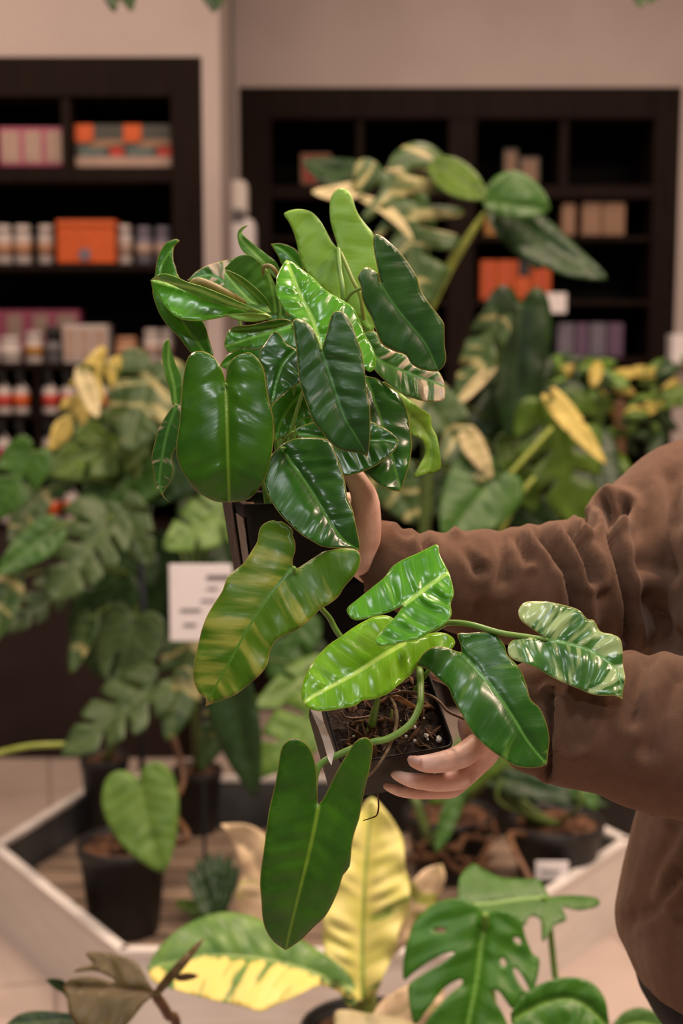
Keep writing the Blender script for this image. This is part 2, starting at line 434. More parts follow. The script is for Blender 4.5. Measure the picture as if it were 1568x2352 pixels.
class MB:
    """collects shapes for one mesh"""
    def __init__(self):
        self.v, self.f = [], []

    def add(self, vs, fs):
        k = len(self.v)
        self.v += [tuple(p) for p in vs]
        self.f += [tuple(i + k for i in f) for f in fs]
        return self

    def box(self, lo, hi):
        x0, y0, z0 = lo
        x1, y1, z1 = hi
        return self.add([(x0, y0, z0), (x1, y0, z0), (x1, y1, z0), (x0, y1, z0), (x0, y0, z1), (x1, y0, z1), (x1, y1, z1), (x0, y1, z1)],
                        [(3, 2, 1, 0), (4, 5, 6, 7), (0, 1, 5, 4), (1, 2, 6, 5), (2, 3, 7, 6), (3, 0, 4, 7)])

    def rings(self, rings, cap=True):
        n = len(rings[0])
        vs = [p for r in rings for p in r]
        fs = []
        for i in range(len(rings) - 1):
            for j in range(n):
                a, b = i * n + j, i * n + (j + 1) % n
                fs.append((a, b, b + n, a + n))
        if cap:
            fs.append(tuple(reversed(range(n))))
            fs.append(tuple(range((len(rings) - 1) * n, len(rings) * n)))
        return self.add(vs, fs)

    def lathe(self, c, prof, seg=24, cap=True):
        return self.rings([[Vector((c[0] + r * math.cos(2 * math.pi * k / seg), c[1] + r * math.sin(2 * math.pi * k / seg), c[2] + z))
                            for k in range(seg)] for (r, z) in prof], cap)

    def tube(self, pts, rad, seg=10, sub=6, smooth=True, round_ends=True):
        pts = [Vector(p) for p in pts]
        if not isinstance(rad, (list, tuple)):
            rad = [rad] * len(pts)
        P_, R_ = [], []
        n = len(pts)
        for i in range(n - 1):
            p0, p1, p2, p3 = pts[max(i - 1, 0)], pts[i], pts[i + 1], pts[min(i + 2, n - 1)]
            r0, r1, r2, r3 = rad[max(i - 1, 0)], rad[i], rad[i + 1], rad[min(i + 2, n - 1)]
            ns = sub if smooth else 1
            for k in range(ns):
                t = k / ns
                if smooth:
                    f = lambda a, b, c, d: 0.5 * ((2 * b) + (c - a) * t + (2 * a - 5 * b + 4 * c - d) * t * t + (-a + 3 * b - 3 * c + d) * t ** 3)
                    P_.append(f(p0, p1, p2, p3))
                    R_.append(max(f(r0, r1, r2, r3), 1e-5))
                else:
                    P_.append(p1)
                    R_.append(r1)
        P_.append(pts[-1])
        R_.append(rad[-1])
        if round_ends:
            t0 = (P_[0] - P_[1]).normalized()
            t1 = (P_[-1] - P_[-2]).normalized()
            pre, post = [], []
            for a in (0.35, 0.75, 0.97):
                pre.append((P_[0] + t0 * R_[0] * a, R_[0] * math.sqrt(1 - a * a)))
                post.append((P_[-1] + t1 * R_[-1] * a, R_[-1] * math.sqrt(1 - a * a)))
            P_ = [p for p, _ in reversed(pre)] + P_ + [p for p, _ in post]
            R_ = [r for _, r in reversed(pre)] + R_ + [r for _, r in post]
        rings = []
        u = None
        for i, p in enumerate(P_):
            tg = (P_[min(i + 1, len(P_) - 1)] - P_[max(i - 1, 0)])
            tg = tg.normalized() if tg.length > 1e-9 else Vector((0, 0, 1))
            if u is None:
                u = tg.orthogonal().normalized()
            u = (u - tg * u.dot(tg))
            u = u.normalized() if u.length > 1e-6 else tg.orthogonal().normalized()
            v = tg.cross(u)
            rings.append([p + (u * math.cos(2 * math.pi * k / seg) + v * math.sin(2 * math.pi * k / seg)) * R_[i] for k in range(seg)])
        return self.rings(rings)

    def blob(self, c, r, seed=0, amp=0.25, seg=8, rg=6):
        c = Vector(c)
        rs = r if isinstance(r, (list, tuple)) else (r, r, r)
        rings = []
        for i in range(1, rg):
            th = math.pi * i / rg
            ring = []
            for k in range(seg):
                ph = 2 * math.pi * k / seg
                d = Vector((math.sin(th) * math.cos(ph), math.sin(th) * math.sin(ph), -math.cos(th)))
                q = 1 + amp * mnoise.noise(d * 1.7 + Vector((seed * 3.1, seed, 0)))
                ring.append(c + Vector((d.x * rs[0], d.y * rs[1], d.z * rs[2])) * q)
            rings.append(ring)
        return self.rings(rings)

    def mesh(self, name):
        me = bpy.data.meshes.new(name)
        me.from_pydata(self.v, [], self.f)
        me.update()
        return me

    def build(self, name, mats, parent=None, smooth=False, label=None, kind=None, bevel=0.0):
        o = link(name, self.mesh(name), mats, parent, smooth, label, kind)
        if bevel:
            b = o.modifiers.new('bevel', 'BEVEL')
            b.width = bevel
            b.segments = 2
            b.limit_method = 'ANGLE'
        return o


# ------------------------------------------------------------------ leaves
def spline(pts, closed, corners, step):
    pts = [np.array(p, float) for p in pts]
    n = len(pts)
    out = []
    segs = n if closed else n - 1
    for i in range(segs):
        p1, p2 = pts[i], pts[(i + 1) % n]
        p0 = pts[(i - 1) % n] if (closed or i > 0) else p1
        p3 = pts[(i + 2) % n] if (closed or i + 2 < n) else p2
        if i in corners: p0 = p1
        if (i + 1) % n in corners: p3 = p2
        k = max(1, int(math.ceil(np.linalg.norm(p2 - p1) / step)))
        for j in range(k):
            t = j / k
            out.append(0.5 * ((2 * p1) + (p2 - p0) * t + (2 * p0 - 5 * p1 + 4 * p2 - p3) * t * t + (-p0 + 3 * p1 - 3 * p2 + p3) * t ** 3))
    if not closed:
        out.append(pts[-1])
    return np.array(out)


def inside(poly, q):
    x, y = q[:, 0], q[:, 1]
    r = np.zeros(len(q), bool)
    j = len(poly) - 1
    for i in range(len(poly)):
        xi, yi = poly[i]
        xj, yj = poly[j]
        c = (yi > y) != (yj > y)
        with np.errstate(divide='ignore', invalid='ignore'):
            xx = (xj - xi) * (y - yi) / (yj - yi + 1e-12) + xi
        r ^= c & (x < xx)
        j = i
    return r


def dist_poly(poly, q, closed=True):
    a = poly
    b = np.roll(poly, -1, axis=0) if closed else poly[1:]
    if not closed: a = poly[:-1]
    best = np.full(len(q), 1e9)
    for i in range(len(a)):
        ab = b[i] - a[i]
        L2 = ab.dot(ab) + 1e-12
        t = np.clip(((q - a[i]) @ ab) / L2, 0, 1)
        d = np.linalg.norm(q - (a[i] + t[:, None] * ab), axis=1)
        best = np.minimum(best, d)
    return best


def leaf_patch(outline, mid, d, sx=0.0, sy=0.0, bulge=0.003, droop=1.2, fold=0.0, arch=0.0, tip=0.0, quilt=0.0006, qs=0.012, slant=0.5,
               wave=0.0008, wl=0.03, res=None, holes=(), corners=None, ref=None, twist=0.0, seed=0, rough_w=1.0):
    """outline and midrib are the leaf's own shape as seen, on a surface at distance d leaning by sx, sy and then shaped"""
    ol = np.array(outline, float)
    md0 = np.array(mid, float)
    size = np.ptp(ol, axis=0).max()
    res = res or max(3.0, size / 38.0)
    if corners is None:
        corners = {int(np.argmin(np.linalg.norm(ol - md0[0], axis=1))), int(np.argmin(np.linalg.norm(ol - md0[-1], axis=1)))}
    bd = spline(outline, True, corners, res)
    mdl = spline(mid, False, set(), res * 1.5)
    lo, hi = bd.min(0), bd.max(0)
    g = []
    yy = lo[1]
    row = 0
    while yy < hi[1]:
        xs = np.arange(lo[0] + (res / 2 if row % 2 else 0), hi[0], res)
        g.append(np.stack([xs, np.full(len(xs), yy)], 1))
        yy += res * 0.866
        row += 1
    g = np.concatenate(g)
    g = g[inside(bd, g)]
    g = g[dist_poly(bd, g) > res * 0.55]
    hb = [np.array(spline(h, True, set(), res)) for h in holes]
    for h in hb:
        g = g[~inside(h, g)]
        g = g[dist_poly(h, g) > res * 0.5]
    verts = [Vector(p) for p in bd]
    nb = len(bd)
    edges = [(i, (i + 1) % nb) for i in range(nb)]
    for h in hb:
        k = len(verts)
        verts += [Vector(p) for p in h]
        edges += [(k + i, k + (i + 1) % len(h)) for i in range(len(h))]
    verts += [Vector(p) for p in g]
    v2, e2, f2, *_ = delaunay_2d_cdt(verts, edges, [], 0, 1e-5)
    q = np.array([v[:] for v in v2])
    fs = np.array([f[:] for f in f2 if len(f) == 3])
    cen = q[fs].mean(1)
    ok = inside(bd, cen)
    for h in hb:
        ok &= ~inside(h, cen)
    fs = fs[ok]
    used = np.unique(fs)
    re = -np.ones(len(q), int)
    re[used] = np.arange(len(used))
    q = q[used]
    fs = re[fs]
    px = d / FPX
    # coordinates along and across the midrib
    a, b = mdl[:-1], mdl[1:]
    seglen = np.linalg.norm(b - a, axis=1)
    cum = np.concatenate([[0], np.cumsum(seglen)])
    best = np.full(len(q), 1e9)
    S = np.zeros(len(q))
    T = np.zeros(len(q))
    for i in range(len(a)):
        ab = b[i] - a[i]
        L = seglen[i] + 1e-9
        tt = ((q - a[i]) @ ab) / (L * L)
        lo_, hi_ = (-1e9 if i == 0 else 0), (1e9 if i == len(a) - 1 else 1)
        tc = np.clip(tt, lo_, hi_)
        dv = q - (a[i] + tc[:, None] * ab)
        dd = np.linalg.norm(dv, axis=1)
        # past the ends the distance is measured to the end point
        dm = np.linalg.norm(q - (a[i] + np.clip(tt, 0, 1)[:, None] * ab), axis=1)
        m = dm < best
        best = np.where(m, dm, best)
        cr = ab[0] * dv[:, 1] - ab[1] * dv[:, 0]
        S = np.where(m, np.sign(cr) * dd, S)
        T = np.where(m, cum[i] + tc * L, T)
    Ltot = cum[-1]
    S, T = S * px, T * px
    E = dist_poly(bd, q) * px
    for h in hb:
        E = np.minimum(E, dist_poly(h, q) * px)
    tn = T / (Ltot * px)
    ref = np.array(ref if ref is not None else ol.mean(0))
    X, Y = (q[:, 0] - ref[0]) * px, (q[:, 1] - ref[1]) * px
    aS = np.abs(S)
    dep = d + sx * X + sy * Y
    sc = max(Ltot * px / 0.12, 0.6)
    dep += -bulge * sc * (1 - np.exp(-aS / (0.006 * sc))) + droop * aS * aS / sc + fold * aS
    dep += arch * (2 * np.clip(tn, -.02, 1.02) - 1) ** 2 + tip * np.clip(tn - 0.6, 0, None) ** 2 * 6.25
    dep += twist * S * tn
    env = np.clip(aS / (0.008 * sc), 0, 1) * (1 - np.exp(-E / (0.006 * sc)))
    ph = 2 * np.pi * (T - slant * aS) / qs
    nz = np.array([mnoise.noise(Vector((t_ * 55 / sc, s_ * 30 / sc, seed * 3.7 + d * 50))) for t_, s_ in zip(T - slant * aS, S)])
    nz2 = np.array([mnoise.noise(Vector((t_ * 38 / sc, s_ * 38 / sc, seed * 1.9 + d * 31 + 4))) for t_, s_ in zip(T, S)])
    dep += -quilt * env * np.sin(ph + seed + 2.0 * nz) * np.clip(0.55 + 1.5 * nz, 0.0, 1.6) + 0.0022 * sc * rough_w * nz2 * env
    dep += wave * np.exp(-E / (0.008 * sc)) * np.sin(2 * np.pi * T / wl + np.sign(S) * 1.3 + seed * 2)
    co = [P(x, y, dd) for (x, y), dd in zip(q, dep)]
    # face towards where it is seen from
    f_out = []
    for f in fs:
        p0, p1, p2 = co[f[0]], co[f[1]], co[f[2]]
        if (p1 - p0).cross(p2 - p0).dot(p0 - CAM) > 0:
            f = (f[0], f[2], f[1])
        f_out.append(tuple(int(i) for i in f))
    return co, f_out, np.stack([S, T, E], 1)


def make_leaf(parent, patches, mats, thick=0.0006, name='leaf', label=None):
    vs, fs, at = [], [], []
    for (c, f, a) in patches:
        k = len(vs)
        vs += [tuple(p) for p in c]
        fs += [tuple(i + k for i in t) for t in f]
        at.append(a)
    me = bpy.data.meshes.new(name)
    me.from_pydata(vs, [], fs)
    al = me.attributes.new('leaf', 'FLOAT_VECTOR', 'POINT')
    al.data.foreach_set('vector', np.concatenate(at).astype(np.float32).ravel())
    o = link(name, me, mats, parent, True, label)
    m = o.modifiers.new('thickness', 'SOLIDIFY')
    m.thickness = thick
    m.offset = -1
    m.material_offset = 1 if len(mats) > 1 else 0
    m.use_rim = True
    return o


def leaf(parent, outline, mid, d, mat='dark', back='under', label=None, **kw):
    thick = kw.pop('thick', 0.0006)
    return make_leaf(parent, [leaf_patch(outline, mid, d, **kw)], [LM[mat], LM[back]], thick=thick, label=label)


HEART = [(0, 0), (.10, -.10), (.25, -.14), (.40, -.09), (.50, .06), (.52, .22), (.49, .38), (.42, .55), (.32, .71), (.19, .86), (.08, .96), (0, 1.0)]
OVAL = [(0, 0), (.2, .03), (.38, .14), (.48, .3), (.5, .45), (.45, .62), (.34, .78), (.18, .92), (0, 1.0)]


def template(B, T, wl, wr, shape=HEART, cuts=0, depth=0.6, gap=0.035, bend=0.0, rng=None):
    """outline of a heart leaf, optionally split from the edge, laid from its base B to its tip T"""
    rng = rng or random
    def half(w):
        pts = [(u * 2 * w, v) for u, v in shape]
        if not cuts:
            return pts
        arr = np.array(shape)
        vmax = .80
        ks = [0.08 + (vmax - 0.08) * (i + 0.5) / cuts + rng.uniform(-.02, .02) for i in range(cuts)]
        out = []
        start = int(np.argmax(arr[:, 0] >= 0.45))
        prev = None
        outer = arr[start:] if start else arr
        ev = outer[:, 1]
        eu = outer[:, 0]
        ou = lambda v: float(np.interp(v, ev, eu))
        out += [(u * 2 * w, v) for u, v in shape[:start]]
        vv = list(ev[ev < ks[0] - gap])
        out += [(ou(v) * 2 * w, v) for v in vv]
        for i, k in enumerate(ks):
            u = ou(k)
            dd = depth * rng.uniform(.8, 1.1)
            inn = u * (1 - min(dd, .85))
            out.append((ou(k - gap) * 2 * w, k - gap))
            out.append(((inn + .05) * 2 * w, k - gap * .35 - .13 * dd))
            out.append((inn * 2 * w, k - .14 * dd))
            out.append(((inn + .06) * 2 * w, k + gap * .25 - .10 * dd))
            out.append((ou(k + gap) * 2 * w * .98, k + gap))
            nxt = ks[i + 1] - gap if i + 1 < cuts else 2.0
            out += [(ou(v) * 2 * w, v) for v in ev if k + gap * 1.6 < v < nxt - .02]
        return out
    B, T = np.array(B, float), np.array(T, float)
    ax = T - B
    L = np.linalg.norm(ax)
    ax /= L
    nr = np.array([-ax[1], ax[0]])
    def tr(u, v):
        return tuple(B + ax * v * L + nr * (u + bend * L * math.sin(math.pi * min(max(v, 0), 1))))
    r = half(wr * .97)
    l = half(wl * .97)
    pts = [tr(u, v) for u, v in r] + [tr(-u, v) for u, v in reversed(l[1:-1])]
    mid = [tr(0, v) for v in (0, .25, .5, .75, 1)]
    return pts, mid


def tleaf(parent, B, T, wl, wr, d, mat, back='bk_green', shape=HEART, cuts=0, cdepth=0.75, gap=0.042, bend=0.0, label=None, **kw):
    pts, mid = template(B, T, wl, wr, shape, cuts, cdepth, gap, bend)
    kw.setdefault('quilt', 0.003)
    kw.setdefault('qs', 0.03)
    kw.setdefault('sx', random.uniform(-.35, .35))
    kw.setdefault('sy', random.uniform(-.6, .1))
    kw.setdefault('seed', random.uniform(0, 6))
    kw.setdefault('wave', 0.004)
    kw.setdefault('wl', 0.11)
    kw.setdefault('bulge', 0.006)
    size = np.ptp(np.array(pts), axis=0).max()
    kw.setdefault('res', max(5.0, size / 22.0))
    return leaf(parent, pts, mid, d, mat, back, label, thick=0.0012, **kw)


def stem(parent, pts, r, mat='petiole', name='petiole', seg=8, label=None):
    """pts are world points"""
    return MB().tube(pts, r, seg=seg).build(name, MT[mat], parent, smooth=True, label=label)


def px_tube(pts, r_px):
    """(px, py, depth) points and pixel radii to world"""
    ws = [P(*p) for p in pts]
    rr = r_px if isinstance(r_px, (list, tuple)) else [r_px] * len(pts)
    return ws, [q * p[2] / FPX for q, p in zip(rr, pts)]


# ================================================================== the room
def struct(name, mb, mat, smooth=False):
    o = mb.build(name, mat, None, smooth)
    o['kind'] = 'structure'
    return o


YL, YR = 4.75, 5.35           # faces of the near and the recessed length of the back wall
XJ = PY(507, 400, YL).x       # where the wall steps back
struct('floor', MB().box((-4, -2.5, -0.1), (4, 6.2, 0)), MT['floor'])
struct('ceiling', MB().box((-4, -2.5, CEIL), (4, 6.2, CEIL + 0.1)), MT['ceiling'])
struct('wall_left', MB().box((-4.1, -2.5, 0), (-4, 6.2, CEIL)), MT['wall'])
struct('wall_right', MB().box((4, -2.5, 0), (4.1, 6.2, CEIL)), MT['wall'])
struct('wall_front', MB().box((-4.1, -2.6, 0), (4.1, -2.5, CEIL)), MT['wall'])
# the left length: above and beside its built-in cabinet
LCX1 = PY(466, 400, YL).x
LCZ1 = PY(300, 130, YL).z
w = MB()
w.box((-4, YL, LCZ1), (XJ, YL + 0.5, CEIL))
w.box((LCX1, YL, 0), (XJ, YL + 0.5, LCZ1))
w.box((-4, YL + 0.45, 0), (LCX1, YL + 0.5, LCZ1))
struct('wall_back', w, MT['wall'])
RCX0, RCX1 = PY(550, 400, YR).x, PY(1560, 400, YR).x
RCZ1 = PY(900, 200, YR).z
w = MB()
w.box((XJ, YR, RCZ1), (4, YR + 0.5, CEIL))
w.box((XJ, YR, 0), (RCX0, YR + 0.5, RCZ1))
w.box((RCX1, YR, 0), (4, YR + 0.5, RCZ1))
w.box((RCX0, YR + 0.45, 0), (RCX1, YR + 0.5, RCZ1))
struct('wall_recess', w, MT['wall'])


# ------------------------------------------------------------------ built-in cabinets
def zl(py, y=YL): return PY(784, py, y).z
def xl(px, y=YL, py=700): return PY(px, py, y).x


lc = thing('wall_cabinet', 'tall dark brown built-in cabinet left of the wall step, full of bottles and pink boxes', 'cabinet', ((-3.2 + LCX1) / 2, YL + .2, 0))
LX0 = -3.2
ft = 0.0
g = 0.004
MB().box((LX0, YL + .40, 0.30), (LCX1 - g, YL + .43, LCZ1 - g)).build('back_panel', MT['panel'], lc)
MB().box((xl(398), YL, 0), (LCX1 - g, YL + .40, LCZ1 - g)).build('side_post', MT['wood'], lc, bevel=.004)
MB().box((LX0, YL, 0), (LX0 + .08, YL + .40, LCZ1 - g)).build('side_post', MT['wood'], lc, bevel=.004)
MB().box((LX0 + .08, YL, zl(222)), (xl(398), YL + .40, LCZ1 - g)).build('top_rail', MT['wood'], lc, bevel=.004)
MB().box((xl(150), YL + .01, zl(385)), (xl(171), YL + .40, zl(222))).build('divider', MT['wood'], lc)
for (y0, y1) in [(384, 418), (606, 622), (835, 848), (952, 962), (1080, 1090)]:
    MB().box((LX0 + .08, YL + .01, zl(y1)), (xl(398), YL + .40, zl(y0))).build('shelf', MT['wood'], lc, bevel=.003)
MB().box((xl(82, py=1000), YL + .01, zl(1200)), (xl(92, py=1000), YL + .40, zl(835))).build('divider', MT['wood'], lc)
MB().box((LX0 + .08, YL + .005, zl(1222)), (xl(398), YL + .40, zl(1203))).build('shelf', MT['wood'], lc)
MB().box((LX0 + .08, YL + .0, 0), (xl(398), YL + .40, zl(1222))).build('plinth', MT['plinth'], lc)

rc = thing('wall_cabinet', 'wide dark brown built-in cabinet in the recess right of the wall step', 'cabinet', ((RCX0 + RCX1) / 2, YR + .2, 0))
def zr(py): return PY(1000, py, YR).z
def xr(px, py=400): return PY(px, py, YR).x
MB().box((RCX0 + g, YR + .40, 0), (RCX1 - g, YR + .43, RCZ1 - g)).build('back_panel', MT['panel'], rc)
MB().box((RCX0 + g, YR, 0), (xr(622), YR + .40, RCZ1 - g)).build('side_post', MT['wood'], rc, bevel=.004)
MB().box((xr(1500), YR, 0), (RCX1 - g, YR + .40, RCZ1 - g)).build('side_post', MT['wood'], rc, bevel=.004)
MB().box((xr(622), YR, zr(272)), (xr(1500), YR + .40, RCZ1 - g)).build('top_rail', MT['wood'], rc, bevel=.004)
MB().box((xr(1030), YR + .005, 0), (xr(1092), YR + .40, zr(272))).build('middle_post', MT['wood'], rc)
for a, b in [(818, 836), (1286, 1306)]:
    MB().box((xr(a), YR + .02, zr(425)), (xr(b), YR + .40, zr(272))).build('divider', MT['wood'], rc)
for a, b in [(622, 1030), (1092, 1500)]:
    for (y0, y1) in [(425, 455), (542, 554), (690, 702), (822, 836), (1000, 1014), (1180, 1194)]:
        MB().box((xr(a), YR + .01, zr(y1)), (xr(b), YR + .40, zr(y0))).build('shelf', MT['wood'], rc, bevel=.003)


# ------------------------------------------------------------------ goods on the shelves
def cm(name, rgb, rough=0.5):
    rgb = tuple(c * .72 for c in rgb)
    return plain(name, G(*rgb), tuple(min(1, c * 1.15) for c in rgb) + (1.0,), rough=rough, scale=30)


MG = {'pink': cm('pink_print', (0.42, 0.085, 0.17)), 'pale': cm('pale_print', (0.44, 0.31, 0.25)), 'white': cm('white_plastic', (0.56, 0.50, 0.48)),
      'orange': cm('orange_print', (0.62, 0.10, 0.008)), 'olive': cm('grey_green_print', (0.055, 0.055, 0.045)), 'tan': cm('tan_card', (0.30, 0.17, 0.10)),
      'red': cm('red_print', (0.48, 0.035, 0.02)), 'black': cm('black_plastic', (0.008, 0.008, 0.009)), 'amber': cm('amber_print', (0.40, 0.19, 0.025)),
      'grey': cm('grey_plastic', (0.12, 0.12, 0.13)), 'purple': cm('purple_print', (0.13, 0.075, 0.15)), 'magenta': cm('magenta_print', (0.38, 0.02, 0.09)),
      'peach': cm('peach_print', (0.46, 0.24, 0.14)), 'blue': cm('blue_grey_print', (0.16, 0.15, 0.2)), 'teal': cm('teal_print', (0.10, 0.15, 0.14))}
ORD = ['first', 'second', 'third', 'fourth', 'fifth', 'sixth', 'seventh', 'eighth', 'ninth', 'tenth']


def carton(px0, px1, py0, py1, y, body, face, label, cat='box', group=None, name='carton', dz=0.10, panels=()):
    """a box on a shelf: body with its printed front panel(s)"""
    a, b = PY(px0, py1, y), PY(px1, py0, y)
    z0, z1 = PY((px0 + px1) / 2, py1, y).z, PY((px0 + px1) / 2, py0, y).z
    o = thing(name, label, cat, ((a.x + b.x) / 2, y + dz / 2, z0), group)
    MB().box((a.x, y, z0), (b.x, y + dz, z1)).build('box_body', MG[body], o, bevel=.003)
    if face:
        w, h = b.x - a.x, z1 - z0
        MB().box((a.x + w * .12, y - .002, z0 + h * .10), (b.x - w * .12, y, z1 - h * .10)).build('printed_panel', MG[face], o)
    for (u0, u1, v0, v1, m) in panels:
        w, h = b.x - a.x, z1 - z0
        MB().box((a.x + w * u0, y - .003, z1 - h * v1), (a.x + w * u1, y, z1 - h * v0)).build('printed_panel', MG[m], o)
    return o


def jar(pxc, rpx, py0, py1, y, body, band, lid, label, cat='jar', group=None, name='jar', lid_h=.22):
    z0, z1 = PY(pxc, py1, y).z, PY(pxc, py0, y).z
    c = PY(pxc, py1, y)
    r = rpx * y / FPX
    h = z1 - z0
    cc = (c.x, y + r, z0)
    o = thing(name, label, cat, cc, group)
    MB().lathe(cc, [(r * .94, 0), (r, h * .03), (r, h * (.93 - lid_h)), (r * .85, h * (1 - lid_h))], 20).build('jar_body', MG[body], o, True)
    MB().lathe((cc[0], cc[1], z0 + h * .22), [(r * 1.015, 0), (r * 1.015, h * .32)], 20).build('label_band', MG[band], o, True)
    MB().lathe((cc[0], cc[1], z0 + h * (1 - lid_h)), [(r * .9, 0), (r * .9, h * lid_h * .9), (r * .8, h * lid_h)], 20).build('lid', MG[lid], o, True)
    return o


def spray(pxc, rpx, py0, py1, y, band, label, group):
    """trigger spray bottle: shoulder, neck, black trigger head, colour band"""
    z0, z1 = PY(pxc, py1, y).z, PY(pxc, py0, y).z
    c = PY(pxc, py1, y)
    r = rpx * y / FPX
    h = z1 - z0
    cc = (c.x, y + r, z0)
    o = thing('spray_bottle', label, 'spray bottle', cc, group)
    MB().lathe(cc, [(r * .95, 0), (r, h * .03), (r, h * .5), (r * .75, h * .6), (r * .3, h * .68), (r * .3, h * .75)], 18).build('bottle_body', MG['white'], o, True)
    MB().lathe((cc[0], cc[1], z0 + h * .16), [(r * 1.02, 0), (r * 1.02, h * .28)], 18).build('label_band', MG[band], o, True)
    hd = MB()
    hd.lathe((cc[0], cc[1], z0 + h * .72), [(r * .42, 0), (r * .42, h * .1)], 14)
    hd.box((cc[0] - r * .42, cc[1] - r * 1.0, z0 + h * .82), (cc[0] + r * .42, cc[1] + r * .5, z0 + h))
    hd.box((cc[0] - r * .22, cc[1] - r * .75, z0 + h * .62), (cc[0] + r * .22, cc[1] - r * .5, z0 + h * .83))
    hd.build('trigger_head', MG['black'], o)
    return o


Yg = YL + .05
for i, (a, b) in enumerate([(-68, -2), (-1, 50), (51, 100), (101, 150)]):
    if b < 0: continue
    carton(a, b, 292, 382, Yg, 'pink', 'pale', f'pink box with pale front, {ORD[3 - i]} from the upright in the top left compartment', group='pink boxes on the top shelf', dz=.12)
for i, (a, b) in enumerate([(174, 283), (285, 392)]):
    carton(a, b, 286, 383, Yg, 'olive', None, ['grey carton with orange corner just right of the upright on the top shelf', 'grey carton with orange corner beside the cabinet post on the top shelf'][i],
           group='orange cornered cartons', dz=.14,
           panels=[(0, .38, .0, .42, 'orange'), (.0, 1, .76, 1.0, 'pale'), (.3, 1, .36, .54, 'tan'), (.72, 1, .5, .76, 'red'), (.1, .6, .55, .74, 'teal')])
for i, (c, r) in enumerate([(-50, 20), (6, 20), (50, 20), (104, 19), (284, 17), (330, 19), (374, 20)]):
    if c + r < 0: continue
    pos = ['outermost', 'first inner', 'second inner', 'beside the orange tub on its outer side', 'beside the orange tub on its inner side', 'just past the gap after the orange tub', 'closest to the cabinet post'][i]
    jar(c, r, 516 if i < 5 else 520, 606, Yg, 'white' if i < 5 else 'blue', 'peach' if i < 4 else 'pale', 'white' if i < 5 else 'blue',
        f'white jar on the bare middle shelf, {pos}', group='white jars on the middle shelf')
o = carton(132, 262, 508, 604, Yg - .04, 'orange', None, 'bright orange tub with handle and dark badge among white jars', 'tub', None, 'tub', dz=.16)
c = PY(194, 584, Yg - .046)
MB().tube([c, c + Vector((0, .004, 0))], .02, seg=20, sub=1, round_ends=False).build('badge', MG['blue'], o)
a, b = PY(128, 505, Yg - .045), PY(266, 520, Yg - .045)
MB().box((a.x, Yg - .045, b.z), (b.x, Yg + .125, a.z)).build('lid', MG['orange'], o, bevel=.004)

for i, (a, b) in enumerate([(-60, 2), (4, 62), (64, 122), (124, 182)]):
    carton(a, b, 712, 834, YL + .2, 'pink', 'pale' if i == 3 else 'pink', f'dull pink box at the back of the lower shelf, {ORD[3 - i]} from the inner end', group='pink boxes behind the jars', dz=.1, panels=[(.25, .8, .08, .5, 'pale')])
for i, (c, r) in enumerate([(-28, 22), (20, 24)]):
    jar(c, r, 772, 834, Yg, 'white', 'white', 'white', ['white tub cut by the frame edge on the jar shelf', 'white tub next to the yellow banded jar'][i], 'tub', 'white tubs on the jar shelf')
jar(75, 20, 762, 834, Yg, 'white', 'amber', 'white', 'white jar with a yellow band beside a dark cone bottle')
jar(120, 20, 750, 834, Yg, 'grey', 'grey', 'black', 'dark grey cone shaped bottle between jar and pale boxes', 'bottle', name='bottle', lid_h=.4)
for i, (a, b) in enumerate([(146, 178), (179, 211), (212, 246)]):
    carton(a, b, 746, 834, Yg, 'white', 'pale', f'pale pink and white box beside the dark cone bottle, {ORD[i]} from it', group='pale boxes on the jar shelf')
jar(288, 26, 774, 834, Yg, 'peach', 'peach', 'peach', 'peach coloured tub behind the leaves on the jar shelf', 'tub', name='tub')
for i, (c, r) in enumerate([(348, 20), (384, 16)]):
    jar(c, r, 756, 834, Yg, 'white', 'pale', 'white', ['white jar right of the peach tub', 'white jar closest to the post on the jar shelf'][i], group='white jars by the post')

k = 0
for row, (y0, y1, band, xs) in enumerate([(850, 951, 'red', [-32, 6, 47, 112, 155, 200, 245]), (963, 1079, 'magenta', [-32, 6, 47, 112, 155, 200, 245, 290]), (1091, 1202, 'orange', [-30, 14, 60, 115, 162, 210, 258])]):
    for i, x in enumerate(xs):
        if x + 19 < 0 or (row == 2 and x > 180): continue
        side = f'{ORD[2 - i]} outward from the thin upright' if i < 3 else f'{ORD[i - 3]} inward from the thin upright'
        spray(x, 19, y0, y1, Yg - .02, 'orange' if (row == 0 and i == 2) else band,
              f'{band} labelled spray bottle, {side} on its shelf', f'{band} labelled spray bottles')

# right-hand cabinet goods
Yh = YR + .05
for i, (a, b) in enumerate([(1112, 1150), (1151, 1188)]):
    carton(a, b, 486, 541, Yh, 'amber', None, ['amber bag next to the middle post of the right cabinet', 'amber bag second from the middle post of the right cabinet'][i], 'bag', 'amber bags', 'bag')
for i, (a, b, p) in enumerate([(1102, 1140, .12), (1141, 1180, .12), (1181, 1222, .4), (1223, 1266, .1)]):
    carton(a, b, 598, 689, Yh, 'orange', None, f'orange bag in the row over the price tag, {ORD[i]} from the middle post', 'bag', 'orange bags on the right shelf', 'bag',
           panels=[(.45, .6, .05, .95, 'red')] if p < .3 else [(.2, .9, .0, .4, 'black')])
for i, (a, b) in enumerate([(1290, 1322), (1336, 1382), (1383, 1436)]):
    carton(a, b, 464 + (0 if i else 4), 541, Yh, 'tan', None, f'tan carton on the upper right shelf, {ORD[i]} from the dark gap', 'box', 'tan cartons')
